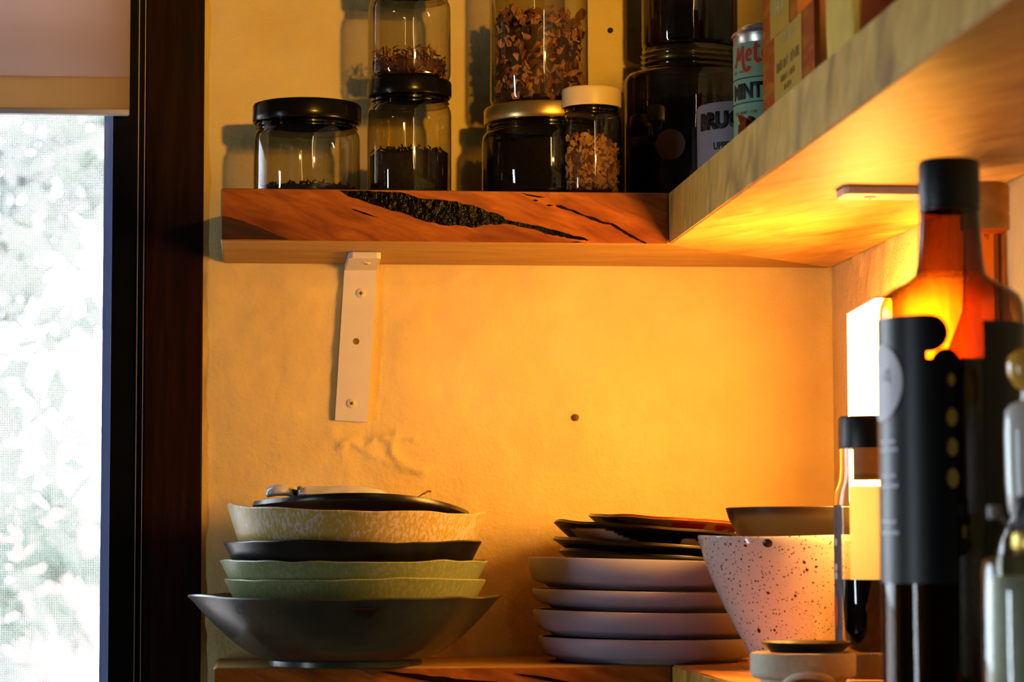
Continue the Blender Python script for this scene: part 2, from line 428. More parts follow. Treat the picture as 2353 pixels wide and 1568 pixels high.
def back_wall():
    xs = [XL, -1.4, WX0, -.7, -.4, WX1, -.0461] + frange(-.0436, XR, 210)
    zs = [0, .6, WZ0, 1.16] + frange(1.20, 1.96, 300) + [WZ1, 2.2, ZC]
    bm = bmesh.new(); V = []
    for z in zs:
        row = []
        for x in xs:
            y = 0
            if x > -.045 and 1.199 < z < 1.961 and x < XR - .001: y = -relief(x, z) - scar(x, z)
            row.append(bm.verts.new((x, y, z)))
        V.append(row)
    for j in range(len(zs) - 1):
        for i in range(len(xs) - 1):
            if xs[i] >= WX0 - 1e-6 and xs[i + 1] <= WX1 + 1e-6 and zs[j] >= WZ0 - 1e-6 and zs[j + 1] <= WZ1 + 1e-6: continue
            bm.faces.new((V[j][i], V[j][i + 1], V[j + 1][i + 1], V[j + 1][i]))
    return structure('wall_back', bm, M_plaster, smooth=180)
WALL = back_wall()
def nail_mark(name, x, z, r, m):
    bm = lathe([(0, 0), (r * .6, .0002), (r, .0012), (r * .7, .0022), (0, .0026)], 12)
    o = obj(name, bm, m, WALL, 60, (x, -.0004, z)); o.rotation_euler = (PI / 2, .3, 0); return o
nail_mark('nail_head', .2687, 1.5062, .0030, plain('rusty_nail', (.10, .06, .03), .6))
nail_mark('nail_hole', .3003, 1.8396, .0024, M_dark)
def right_wall():
    ys = [YF, -2.4, -1.4] + frange(-.76, 0, 230); zs = [0, .8] + frange(1.25, 1.66, 130) + [1.9, ZC]
    bm = bmesh.new(); V = []
    for z in zs:
        row = []
        for y in ys:
            x = XR
            if y > -.759 and 1.249 < z < 1.661 and y < -.002:
                p = Vector((y * .8, 3.3, z * .45))
                x -= max(0, noise.fractal(p * 34, 1.0, 2.0, 3)) * .0030 * min(1, -y / .03) + noise.fractal(Vector((y, 1.7, z)) * 120, 1, 2, 2) * .0004
            row.append(bm.verts.new((x, y, z)))
        V.append(row)
    for j in range(len(zs) - 1):
        for i in range(len(ys) - 1): bm.faces.new((V[j][i + 1], V[j][i], V[j + 1][i], V[j + 1][i + 1]))
    return structure('wall_right', bm, M_plaster, smooth=180)
right_wall()
W2 = (-1.37, -1.10, .35, 1.72)                                 # side window in the left wall: y0, y1, z0, z1
def left_wall():
    ys = [YF, W2[0], W2[1], 0]; zs = [0, W2[2], W2[3], ZC]
    bm = bmesh.new(); V = [[bm.verts.new((XL, y, z)) for y in ys] for z in zs]
    for j in range(3):
        for i in range(3):
            if (i, j) != (1, 1): bm.faces.new((V[j][i], V[j][i + 1], V[j + 1][i + 1], V[j + 1][i]))
    return structure('wall_left', bm, M_room)
left_wall()
structure('wall_front', B(XL, XR, YF - .1, YF, 0, ZC), M_room)
structure('floor', B(XL, XR, YF, 0, -.1, 0), M_floor)
structure('ceiling', B(XL, XR, YF, 0, ZC, ZC + .1), M_room)
structure('trim_1', B(-.0948, -.0461, -.0035, .10, .9, 2.2, .0012), M_post)

# window in the back wall: black frame, inner reveal with its daylight coloured in, screen, pane
win = sroot('window_1', ((WX0 + WX1) / 2, 0, WZ0))
def wpart(name, bm, m, parent=win, **k):
    o = obj(name, bm, m, parent, **k); o.matrix_parent_inverse = Matrix.Translation(parent.location).inverted() if parent is win else Matrix()
    return o
wpart('frame_stile', B(-.1222, -.0955, -.006, .05, WZ0, WZ1, .0008), M_black_metal)
wpart('frame_stile', B(WX0, WX0 + .03, -.006, .05, WZ0, WZ1, .0008), M_black_metal)
wpart('frame_rail', B(WX0 + .03, -.1222, -.004, .05, WZ0, WZ0 + .035), M_black_metal)
wpart('frame_rail', B(WX0 + .03, -.1222, -.004, .05, WZ1 - .035, WZ1), M_black_metal)
wpart('frame_rail', B(WX0 + .03, -.1222, .012, .05, 1.832, 1.842), M_black_metal)
wpart('glazing_bead', B(-.1010, -.1003, -.0072, -.006, WZ0, WZ1), M_bead_highlight)
wpart('glazing_bead', B(-.0957, -.0951, -.0085, -.006, WZ0, WZ1), M_bead_highlight)
wpart('frame_reveal', B(-.1300, -.1222, .006, .05, WZ0 + .03, WZ1 - .03), M_lit_reveal)
wpart('glass_pane', B(WX0 + .02, -.128, .034, .037, WZ0 + .02, WZ1 - .02), M_pane)
bm = bmesh.new(); P = .00145; t = .00014
x = WX0 + .03
while x < -.1295: box(bm, x - t, x + t, .0135 - t, .0135 + t, WZ0 + .03, WZ1 - .03); x += P
z = WZ0 + .032
while z < WZ1 - .032: box(bm, WX0 + .03, -.1295, .0140 - t, .0140 + t, z - t, z + t); z += P
wpart('insect_screen', bm, M_mesh)['kind'] = 'stuff'

win2 = sroot('window_2', (XL, (W2[0] + W2[1]) / 2, W2[2]))
for nm, b in (('frame_stile', (W2[0], W2[0] + .04, W2[2], W2[3])), ('frame_stile', (W2[1] - .04, W2[1], W2[2], W2[3])),
              ('frame_rail', (W2[0] + .04, W2[1] - .04, W2[2], W2[2] + .04)), ('frame_rail', (W2[0] + .04, W2[1] - .04, W2[3] - .04, W2[3]))):
    o = obj(nm, B(XL - .04, XL + .01, *b), M_black_metal, win2); o.matrix_parent_inverse = Matrix.Translation(win2.location).inverted()
o = obj('glass_pane', B(XL - .022, XL - .018, W2[0] + .03, W2[1] - .03, W2[2] + .03, W2[3] - .03), M_pane, win2); o.matrix_parent_inverse = Matrix.Translation(win2.location).inverted()

def portal(name, loc, rot, sx, sy):
    L = bpy.data.lights.new(name, 'AREA'); L.shape = 'RECTANGLE'; L.size = sx; L.size_y = sy; L.cycles.is_portal = True
    o = bpy.data.objects.new(name, L); COL.objects.link(o); o.location = loc; o.rotation_euler = rot
portal('window_portal', ((WX0 + WX1) / 2, .06, (WZ0 + WZ1) / 2), (-PI / 2, 0, 0), WX1 - WX0, WZ1 - WZ0)
portal('side_window_portal', (XL - .06, (W2[0] + W2[1]) / 2, (W2[2] + W2[3]) / 2), (0, -PI / 2, 0), W2[3] - W2[2], W2[1] - W2[0])

# roller blind over the window head
bl = thing('roller_blind', 'pale roller blind pulled partway down over the bright window', 'blind', ((WX0 - .1076) / 2, -.022, 1.758))
bx0, bx1 = WX0 - .0, -.1076; hw = (bx1 - bx0) / 2
obj('fabric', B(-hw, hw, -.0004, .0004, .0304, .39), M_blind, bl)
obj('hem_pocket', B(-hw, hw, -.0012, .0012, .0012, .0305), translucent('hem_fabric', (.56, .38, .20), .5), bl)
obj('hem_bar', B(-hw, hw, -.0035, .0035, -.0015, .0035, .0012), plain('white_hem_bar', (.62, .60, .66), .5), bl)
o = obj('roller', lathe([(0, -hw), (.017, -hw), (.017, hw), (0, hw)], 24), M_white_metal, bl, 40, (0, .004, .39)); o.rotation_euler = (0, PI / 2, 0)

# garden outside
structure('ground', B(-14, 10, .3, 24, -.12, -.02), M_ground)
def shrub(name, label, loc, size, n, seed, leaf, m):
    rnd = random.Random(seed); root = thing(name, label, 'shrub', loc)
    bm = bmesh.new()
    cl = [(rnd.gauss(0, size[0] * .42), rnd.gauss(0, size[1] * .4), size[2] * rnd.uniform(.15, 1)) for _ in range(26)]
    for _ in range(n):
        c = rnd.choice(cl); s = leaf * rnd.uniform(.6, 1.3)
        p = Vector((c[0] + rnd.gauss(0, .12), c[1] + rnd.gauss(0, .12), c[2] + rnd.gauss(0, .13)))
        R = Matrix.Rotation(rnd.uniform(0, 6.3), 3, Vector((rnd.gauss(0, 1), rnd.gauss(0, 1), rnd.gauss(0, 1))).normalized())
        q = [bm.verts.new(p + R @ Vector(v)) for v in ((0, -s, 0), (s * .42, -s * .1, s * .1), (0, s, 0), (-s * .42, -s * .1, s * .1))]
        bm.faces.new((q[0], q[1], q[2])); bm.faces.new((q[0], q[2], q[3]))
    obj('foliage', bm, m, root, kind='stuff')
    for k in range(3):
        a = k * 2.1 + seed; top = Vector((math.cos(a) * .25 * size[0], math.sin(a) * .25 * size[1], size[2] * .8))
        obj('stem', tube([(0.03 * k, 0, 0), tuple(top * .5 + Vector((.04, .02, 0))), tuple(top)], .018, 6, taper=[1, .8, .5]), M_bark_brown, root, 60)
shrub('garden_shrub', 'leafy green shrub in blurred daylight beyond the insect screen', (-.75, 3.0, -.02), (1.2, .6, 2.6), 3800, 3, .05, M_leaf)
shrub('garden_shrub', 'paler tall shrub farther back beyond the insect screen', (-1.0, 5.2, -.02), (1.6, .8, 3.6), 4200, 9, .07, M_leaf2)
fn = thing('garden_fence', 'low peach coloured board fence behind the garden shrubs', 'fence', (-1.6, 7.5, -.02))
for k in range(16):
    obj('board', B(-.075, .075, 0, .02, 0, 1.55 + .02 * (k % 3), .004), M_fence, fn, at=(-1.2 + k * .165, 0, 0))
obj('fence_rail', B(-1.3, 1.4, .02, .06, .3, .38), M_fence, fn); obj('fence_rail', B(-1.3, 1.4, .02, .06, 1.2, 1.28), M_fence, fn)

# ---------------------------------------------------------------- shelves
def board_part(name, parent, bm, m, loc, **k):
    o = obj(name, bm, m, parent, **k); o.location = (-loc[0], -loc[1], -loc[2]); return o
loc = (.13, 0, UZ0)
sh = thing('wooden_shelf', 'upper red hardwood shelf on back wall, black bark pocket in its front', 'shelf', loc)
board_part('board', sh, prism([(-.0290, -.0015), (-.0285, -.1655), (.3228, -.1655), (.4895, -.0015)], UZ0, UZ1, .0012), M_under_wood, loc)
board_part('front_face', sh, B(-.0284, .3222, -.1662, -.1650, UZ0 + .0007, UZ1 - .0007), M_red_wood, loc)
board_part('end_face', sh, B(-.0294, -.0284, -.1650, -.003, UZ0 + .001, UZ1 - .001), M_end_wood, loc)
POCKET = [(0.0631, 1.6758), (0.0857, 1.6758), (0.1004, 1.6752), (0.1174, 1.6737), (0.1248, 1.6704), (0.1424, 1.6694), (0.1549, 1.6682), (0.1594, 1.6659), (0.1685, 1.6649), (0.1777, 1.661), (0.1868, 1.6588), (0.1925, 1.656), (0.1930, 1.654), (0.1947, 1.6535), (0.2039, 1.6521), (0.2153, 1.6499), (0.2267, 1.6474), (0.237, 1.645), (0.2439, 1.643), (0.2496, 1.6414), (0.2565, 1.64), (0.2617, 1.6383), (0.2565, 1.6385), (0.245, 1.6395), (0.2405, 1.6407), (0.2313, 1.642), (0.2256, 1.6429), (0.2164, 1.6465), (0.2039, 1.6487), (0.1936, 1.6508), (0.1833, 1.6505), (0.1765, 1.6498), (0.1685, 1.6475), (0.1606, 1.6488), (0.1424, 1.6496), (0.1265, 1.6533), (0.1129, 1.6584), (0.1004, 1.6617), (0.0857, 1.6663), (0.0733, 1.6702)]
VEIN = [(0.2331, 1.6661), (0.2383, 1.6656), (0.2451, 1.6628), (0.2543, 1.6594), (0.2635, 1.6567), (0.2738, 1.6527), (0.2772, 1.6522), (0.2841, 1.6488), (0.291, 1.6443), (0.3002, 1.6392), (0.3060, 1.6363), (0.3036, 1.6363), (0.2979, 1.6386), (0.2899, 1.6429), (0.283, 1.6471), (0.2772, 1.6508), (0.268, 1.6523), (0.2589, 1.656), (0.2509, 1.6591), (0.244, 1.662), (0.236, 1.6639)]
board_part('bark_pocket', sh, plate_xz(POCKET, -.1667, -.1660, .0006, 3, 1), M_bark, loc)['label'] = 'glossy black bark pocket in the red wood'
board_part('gum_vein', sh, plate_xz(VEIN, -.1666, -.1660, .0005, 3, 2), M_vein, loc)['label'] = 'long dark gum vein slanting down the red wood'
board_part('heartwood_patch', sh, plate_xz([(-.0282, 1.6547), (-.0215, 1.6538), (-.0114, 1.6511), (.0022, 1.6458), (.0157, 1.6401), (.0238, 1.6366), (-.0280, 1.6366)], -.1665, -.1660, .0003, 3, 3), M_heart, loc)
for k, q in enumerate(([(0.2148, 1.6697), (0.2171, 1.6704), (0.2199, 1.6695), (0.2171, 1.6688)], [(0.2257, 1.6658), (0.2285, 1.6664), (0.232, 1.6658), (0.2279, 1.6652)],
          [(0.2051, 1.6756), (0.2142, 1.674), (0.2257, 1.672), (0.22, 1.6719), (0.2119, 1.6731)], [(0.245, 1.6364), (0.2496, 1.6373), (0.2542, 1.6365)],
          [(0.0716, 1.6619), (0.0755, 1.661), (0.0835, 1.6586), (0.0936, 1.6545), (0.0818, 1.6576), (0.0744, 1.6603)])):
    board_part('gum_fleck', sh, plate_xz(q, -.1665, -.1660, .0002, 2, 4 + k), M_vein, loc)
loc = (.41, -.9, UZ0)
sh = thing('wooden_shelf', 'upper honey coloured shelf along right wall, raw grained edge towards the room', 'shelf', loc)
board_part('board', sh, prism([(.3244, -.1668), (.3244, -1.80), (.4895, -1.80), (.4895, -.0026)], UZ0, UZ1, .0012), M_right_wood, loc)
board_part('raw_edge', sh, B(.3236, .3246, -1.79, -.168, UZ0 + .0009, UZ1 - .0009), M_edge_wood, loc)
loc = (.13, 0, LZ - .042)
sh = thing('wooden_shelf', 'lower red hardwood shelf on back wall under the stacked bowls and plates', 'shelf', loc)
board_part('board', sh, prism([(-.0325, -.0015), (-.0325, -.1655), (.3228, -.1655), (.4895, -.0015)], LZ - .042, LZ, .0020), M_under_wood, loc)
board_part('front_face', sh, B(-.0315, .3222, -.1662, -.1650, LZ - .0405, LZ - .0018), M_red_wood, loc)
board_part('end_face', sh, B(-.0331, -.0321, -.1650, -.003, LZ - .041, LZ - .0015), M_end_wood, loc)
for k, q in enumerate(([(.095, LZ - .004), (.125, LZ - .006), (.155, LZ - .010), (.185, LZ - .012), (.215, LZ - .018), (.18, LZ - .017), (.15, LZ - .014), (.12, LZ - .009)],
                       [(.20, LZ - .006), (.225, LZ - .009), (.25, LZ - .014), (.22, LZ - .011)])):
    board_part('gum_vein', sh, plate_xz(q, -.1667, -.1660, .0006, 3, 20 + k), M_vein, loc)
loc = (.41, -.9, LZ - .042)
sh = thing('wooden_shelf', 'lower honey coloured shelf along right wall under the bottles', 'shelf', loc)
board_part('board', sh, prism([(.3244, -.1668), (.3244, -1.80), (.4895, -1.80), (.4895, -.0026)], LZ - .042, LZ, .0015), M_right_wood, loc)
board_part('raw_edge', sh, B(.3236, .3246, -1.79, -.168, LZ - .041, LZ - .0015), M_edge_wood, loc)

# shelf brackets
def screw(parent, at, rot):
    o = obj('screw', lathe([(0, 0), (.0042, 0), (.0040, .0007), (.0030, .0011), (0, .0012)], 20), M_screw, parent, 40, at); o.rotation_euler = rot
    bm = bmesh.new(); box(bm, -.0017, .0017, -.0004, .0004, .0011, .00135); box(bm, -.0004, .0004, -.0017, .0017, .0011, .00136)
    obj('cross_slot', bm, M_dark, o)
def holed_plate(wd, h, thick, hole_z, hr):
    """Upright plate with a round hole: centred on x, from z=0 down to -h, front at -thick."""
    bm = bmesh.new(); n = 24; a = wd / 2
    def ring(y):
        c = [bm.verts.new((hr * math.cos(2 * PI * k / n), y, hole_z + hr * math.sin(2 * PI * k / n))) for k in range(n)]
        s = []
        for k in range(n):
            t = 2 * PI * k / n; m = max(abs(math.cos(t)), abs(math.sin(t)))
            s.append(bm.verts.new((a * math.cos(t) / m, y, hole_z + a * math.sin(t) / m)))
        return c, s
    (c0, s0), (c1, s1) = ring(-thick), ring(0)
    for k in range(n):
        j = (k + 1) % n
        bm.faces.new((c0[k], c0[j], s0[j], s0[k])); bm.faces.new((c1[k], s1[k], s1[j], c1[j])); bm.faces.new((c0[k], c1[k], c1[j], c0[j]))
        x0, x1 = s0[k].co, s0[j].co
        if abs(x0.x - x1.x) < 1e-6: bm.faces.new((s0[k], s0[j], s1[j], s1[k]))
    for zz, lo in ((0, False), (-h, True)):
        edge0 = [v for v in s0 if abs(v.co.z - (hole_z + (-a if lo else a))) < 1e-6]; edge1 = [v for v in s1 if abs(v.co.z - (hole_z + (-a if lo else a))) < 1e-6]
        edge0.sort(key=lambda v: v.co.x); edge1.sort(key=lambda v: v.co.x)
        t0 = [bm.verts.new((-a, -thick, zz)), bm.verts.new((a, -thick, zz))]; t1 = [bm.verts.new((-a, 0, zz)), bm.verts.new((a, 0, zz))]
        bm.faces.new([*edge0, t0[1], t0[0]]); bm.faces.new([*edge1, t1[1], t1[0]])
        bm.faces.new((edge0[0], t0[0], t1[0], edge1[0])); bm.faces.new((edge0[-1], edge1[-1], t1[1], t0[1])); bm.faces.new((t0[0], t0[1], t1[1], t1[0]))
    return bm
br = thing('shelf_bracket', 'white metal shelf bracket screwed to back wall under the red upper shelf', 'bracket', (.0862, -.0012, UZ0 - .0002), (0, math.radians(3.4), 0))
obj('wall_plate', holed_plate(.0272, .133, .0034, -.0655, .0028), M_white_metal, br)
bm = prism([(-.0136, -.0034), (-.0136, -.0945), (-.0106, -.0980), (.0096, -.0980), (.0126, -.0945), (.0136, -.0034)], -.0052, 0, .0006)
o = obj('arm', bm, M_white_metal, br); o.rotation_euler = (0, math.radians(-3.4), 0)
screw(br, (.0016, -.0034, -.0247), (PI / 2, 0, 0)); screw(br, (-.0006, -.0034, -.1180), (PI / 2, .4, 0))
screw(br, (.002, -.066, -.0052), (PI, 0, 0))
br = thing('shelf_bracket', 'white metal bracket arm under the honey shelf beside the black bottle cap', 'bracket', (XR - .002, -.50, UZ0 - .0002))
obj('arm', prism([(0, -.0150), (-.1005, -.0150), (-.1035, -.0115), (-.1035, .0115), (-.1005, .0150), (0, .0150)], -.0052, 0, .0006), M_white_metal, br)
obj('wall_plate', B(-.0036, 0, -.015, .015, -.14, -.0052, .0006), M_white_metal, br)
screw(br, (-.083, 0, -.0052), (PI, 0, 0)); screw(br, (-.0036, 0, -.03), (0, -PI / 2, 0)); screw(br, (-.0036, 0, -.11), (0, -PI / 2, 0))

# ---------------------------------------------------------------- jars on the upper shelf
TZ = UZ1
def jar_body(R, h, neck, nh, seg=64):
    """Glass jar: base curve, straight wall, shoulder, threaded neck."""
    p = [(0, .0030), (R * .55, .0022), (R * .80, .0004), (R * .90, .0002), (R * .97, .0022), (R, .0060), (R, h - nh - .008), (R * .985, h - nh - .004), (R * .95, h - nh - .0012), (neck, h - nh)]
    return lathe(p, seg)
def jar_neck(h, neck, nh, seg=64):
    p = [(neck, h - nh)]
    for k in range(4):
        z = h - nh + nh * (k + .5) / 4.5; p += [(neck, z - nh * .06), (neck + .0012, z), (neck, z + nh * .06)]
    return lathe(p + [(neck, h)], seg)
def lid(r, h, knurl=0, flare=.0):
    f = (lambda a, i: 1 + (.004 * math.cos(knurl * a) if i in (4, 5) else 0)) if knurl else None
    return lathe([(0, h - .0022), (r * .93, h - .0022), (r * .955, -.0004), (r * .985 + flare, -.0004), (r + flare, .0008), (r, h * .30), (r, h - .0022), (r * .985, h - .0006), (r * .95, h), (r * .90, h - .0005), (0, h - .0008)], 96 if knurl else 64, f)
def heap(R, h, bumpy, seed, seg=40):
    rnd = random.Random(seed)
    def zm(a, i):
        return noise.noise(Vector((math.cos(a) * 2.2, math.sin(a) * 2.2, seed + i * .9))) * bumpy if i >= 3 else 0
    def rm(a, i): return 1 - .05 * abs(noise.noise(Vector((a * 3, i * 2.0, seed))))
    bm = lathe([(0, .004), (R * .8, .0035), (R * .97, .007), (R * .985, h * .96), (R * .8, h), (R * .45, h * 1.01), (0, h * 1.02)], seg, rm, zm)
    for _ in range(220):
        a = rnd.uniform(0, 6.3); r = R * .93 * math.sqrt(rnd.random()); z = h + bumpy * rnd.uniform(-.6, .9)
        q = bmesh.ops.create_cone(bm, segments=4, radius1=.0012 * rnd.uniform(.6, 1.4), radius2=.0004, depth=.004 * rnd.uniform(.5, 1.3), cap_ends=True)['verts']
        bmesh.ops.rotate(bm, verts=q, cent=(0, 0, 0), matrix=Matrix.Rotation(rnd.uniform(0, 3), 3, Vector((rnd.gauss(0, 1), rnd.gauss(0, 1), .2)).normalized()))
        bmesh.ops.translate(bm, verts=q, vec=(r * math.cos(a), r * math.sin(a), z))
    return bm
def flake_mesh(name, m, seed):
    rnd = random.Random(seed); bm = bmesh.new(); n = 7
    top = [bm.verts.new((math.cos(k / n * 2 * PI) * rnd.uniform(.55, 1) * .5, math.sin(k / n * 2 * PI) * rnd.uniform(.3, .75) * .5, .10 * math.cos(k * 2) + rnd.uniform(-.05, .05))) for k in range(n)]
    bot = [bm.verts.new(v.co * .92 - Vector((0, 0, .10))) for v in top]
    bm.faces.new(top); bm.faces.new(bot[::-1])
    for k in range(n): bm.faces.new((top[k], bot[k], bot[(k + 1) % n], top[(k + 1) % n]))
    bmesh.ops.recalc_face_normals(bm, faces=bm.faces[:])
    me = bpy.data.meshes.new(name); bm.to_mesh(me); bm.free(); me.materials.append(m); return me
def fill(parent, name, meshes, n, R, z0, z1, size, seed, flat=.35, front=None, topnoise=.004):
    rnd = random.Random(seed)
    for k in range(n):
        if k < n * .78:
            a = rnd.gauss(front, 1.0) if front is not None else rnd.uniform(0, 2 * PI); r = R * rnd.uniform(.86, .98); z = rnd.uniform(z0, z1)
        else: a = rnd.uniform(0, 2 * PI); r = R * math.sqrt(rnd.random()) * .95; z = z1 + rnd.uniform(-.002, topnoise)
        o = bpy.data.objects.new(name, meshes[rnd.randrange(len(meshes))]); COL.objects.link(o); o.parent = parent
        s = size * rnd.uniform(.7, 1.25); rr = max(0, min(r, R - s * .28))
        o.location = (rr * math.sin(a), -rr * math.cos(a), z); o.scale = (s, s, s)
        o.rotation_euler = (PI / 2 + rnd.gauss(0, flat * 1.6), rnd.uniform(0, 6.3), a + rnd.gauss(0, flat))
G = 'glass jars on the upper shelf'
def jar(label, x, y, z, R, h, neck, nh, lr, lh, lm, gm=None, knurl=0, dz=0.0):
    t = thing('glass_jar', label, 'jar', (x, y, z), group=G)
    obj('glass_body', jar_body(R, h - lh + nh * .55, neck, nh), gm or M_jar, t, 50)
    obj('glass_neck', jar_neck(h - lh + nh * .55, neck, nh), M_jar_neck, t, 50)
    obj('lid', lid(lr, lh, knurl), lm, t, 45, (0, 0, h - lh + dz))
    return t
j = jar('squat glass jar with wide black lid, leftmost on the upper shelf', .0390, -.085, TZ, .0433, .0795, .0405, .014, .0442, .0150, M_lid_black)
obj('tea_leaves', heap(.0415, .0105, .0028, 1), M_tea, j, 60, kind='stuff')
j = jar('glass jar with black lid half full of dark tea, under another jar', .1224, -.085, TZ, .0344, .1000, .0318, .016, .0346, .0128, M_lid_black)
obj('tea_leaves', heap(.0328, .0400, .0040, 2), M_tea, j, 60, kind='stuff')
j = jar('glass jar with a layer of reddish bark strips, standing on a black lid', .1224, -.085, TZ + .1001, .0339, .087, .0310, .016, .0338, .0128, M_lid_black)
strip = [flake_mesh('bark_strip', m_, 30 + i) for i, m_ in enumerate((M_tea_red, M_tea_red2, M_tea_red2))]
for me in strip:
    for v in me.vertices: v.co.y *= .22; v.co.z *= .5
obj('bark_bed', heap(.0300, .0140, .004, 12), M_tea_red2, j, 60, kind='stuff')
fill(j, 'bark_strip', strip, 170, .0318, .005, .021, .0115, 5, .9, 0.0, .008)
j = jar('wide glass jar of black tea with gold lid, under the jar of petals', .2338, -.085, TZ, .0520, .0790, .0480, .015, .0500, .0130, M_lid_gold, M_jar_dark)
obj('tea_leaves', heap(.0500, .0500, .0030, 3), M_tea, j, 60, kind='stuff')
j = jar('tall glass jar of brown dried petals standing on a gold lid', .2294, -.085, TZ + .0791, .0405, .135, .0340, .018, .0360, .0135, M_lid_gold)
pet = [flake_mesh('dried_petal', m_, 40 + i) for i, m_ in enumerate(M_petal + M_petal[:2])]
obj('petal_core', heap(.0355, .064, .006, 13), M_petal[2], j, 60, kind='stuff')
fill(j, 'dried_petal', pet, 295, .0385, .006, .072, .0130, 6, .55, 0.0, .008)
j = jar('small glass jar of wood chips with cream plastic lid', .2664, -.135, TZ, .0238, .0870, .0208, .014, .0240, .0150, M_lid_white)
chips = [flake_mesh('wood_chip', m_, 50 + i) for i, m_ in enumerate(M_chip + M_chip[:2])]
obj('chip_core', heap(.0195, .036, .003, 14), M_chip[2], j, 60, kind='stuff')
fill(j, 'wood_chip', chips, 230, .0222, .005, .044, .0098, 8, .5, 0.2, .004)
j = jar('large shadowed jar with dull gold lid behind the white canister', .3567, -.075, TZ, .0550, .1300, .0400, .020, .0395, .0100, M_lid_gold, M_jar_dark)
obj('tea_leaves', heap(.0525, .085, .003, 4), M_tea, j, 60, kind='stuff')
o = obj('round_label', lathe([(0, .0004), (.0125, .0004), (.0128, 0), (0, 0)], 32), plain('brown_paper_label', (.12, .06, .025), .7), j, 40)
a = cam_angle(.3567, -.075) - .30; bm = bmesh.new(); bm.from_mesh(o.data)
for v in bm.verts: v.co = Vector((v.co.x, -v.co.z, v.co.y))
wrap(bm, .0553, a, .045); bm.to_mesh(o.data); bm.free()
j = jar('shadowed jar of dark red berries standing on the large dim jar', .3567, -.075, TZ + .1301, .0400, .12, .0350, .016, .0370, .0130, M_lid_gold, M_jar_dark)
obj('berries', heap(.0380, .075, .005, 15), plain('dark_red_berries', (.05, .006, .006), .5, 0, .5, 130, .8), j, 60, kind='stuff')

# ---------------------------------------------------------------- canister, mint tin, packets, bags on the right-hand upper shelf
x, y = .3734, -.205; ca = cam_angle(x, y)
t = thing('tea_canister', 'white round canister printed BRUC and UPPER beside the mint tin', 'canister', (x, y, TZ))
obj('body', lathe([(0, 0), (.0320, 0), (.0328, .0008), (.0328, .0600), (.0320, .0622), (.0300, .0628), (0, .0628)], 64), M_can, t, 45)
obj('printed_name', wrap(text_bm('BRUC', .0165, weight=.0013, sx=.92, cuts=1), .0328, ca - .52, .0425), M_ink, t)
obj('printed_word', wrap(text_bm('UPPER', .0078, weight=.0002, sx=.80, cuts=1), .0328, ca - .38, .0255), M_ink, t)
x, y = .3825, -.300; ca = cam_angle(x, y); R = .0302
t = thing('mint_tin', 'pale green round tin printed MINT with red script and metal lid', 'tin', (x, y, TZ))
obj('body', lathe([(0, 0), (R, 0), (R, .0040), (R - .0004, .0044), (R - .0004, .0925), (R, .0930), (R, .1000), (0, .1000)], 64), M_tin, t, 40)
obj('paper_wrap', lathe([(R - .0002, .0046), (R + .00025, .0046), (R + .00025, .0920), (R - .0002, .0920)], 64), M_mint, t, 40)
obj('lid', lathe([(R - .001, .0985), (R + .0012, .0985), (R + .0014, .1000), (R + .0008, .1014), (R - .002, .1018), (R - .0028, .1012), (R - .0030, .1050), (R - .0040, .1060), (R - .0052, .1056), (R - .0058, .1030), (0, .1030)], 64), M_tin, t, 40)
aw = ca - .62
obj('printed_word', wrap(text_bm('MINT', .0152, weight=.0008, sx=.84, cuts=1), R + .0003, aw - .16, .0505), M_ink, t)
for zz in (.0655, .0470):
    obj('printed_line', lathe([(R + .0002, -.0004), (R + .0005, -.0004), (R + .0005, .0004), (R + .0002, .0004)], 48, a0=ca - 1.45, a1=ca + .6), M_ink, t, at=(0, 0, zz))
obj('small_print', wrap(small_print(.020, .0026, (3, 6), 1), R + .0003, ca - .95, .0695), M_dark_ink, t)
obj('small_print', wrap(small_print(.024, .0026, (4, 6, 5), 2), R + .0003, ca - .80, .0385), M_dark_ink, t)
wd = .0022
def script(extra):
    k = wd + extra
    q_ = .80
    M_ = [smooth_path([(-.0215, .000, k * .8), (-.0200, -.0025, k * .9), (-.0180, .002, k * .9), (-.0150, .0150, k * .7)], 5),
          smooth_path([(-.0150, .0150, k * .9), (-.0145, .008, k), (-.0130, .0035, k), (-.0105, .0100, k * .8), (-.0078, .0155, k * .8)], 5),
          smooth_path([(-.0078, .0155, k), (-.0080, .006, k * 1.1), (-.0070, -.0030, k * 1.1), (-.0045, -.0068, k * 1.2), (-.0010, -.0062, k * 1.5), (.0004, -.0040, k * 1.5)], 5)]
    e_ = [smooth_path([(-.0030, .0055, k * .7), (.0010, .0075, k * .8), (.0016, .0108, k * .8), (-.0010, .0112, k * .9), (-.0030, .0070, k), (-.0020, .0022, k), (.0020, .0020, k * .8)], 5)]
    t_ = [smooth_path([(.0075, .0175, k), (.0068, .0090, k * 1.1), (.0072, .0020, k * 1.1), (.0100, .0000, k * 1.3), (.0118, .0018, k * 1.4)], 5),
          smooth_path([(.0048, .0125, k * .7), (.0080, .0132, k * .8), (.0112, .0140, k * .7)], 4)]
    a_ = [smooth_path([(.0190, .0110, k * .8), (.0160, .0110, k), (.0145, .0070, k * 1.1), (.0160, .0035, k * 1.3), (.0190, .0060, k)], 5)]
    return [[(x_ * q_, z_ * q_, w_) for x_, z_, w_ in st] for st in M_ + e_ + t_ + a_]
obj('script_outline', wrap(ribbon(script(.0020), 0, .0002), R + .0002, aw - .02, .0770), M_orange_ink, t)
obj('script_name', wrap(ribbon(script(0), -.0002, .0003), R + .0002, aw - .02, .0770), M_red_ink, t)

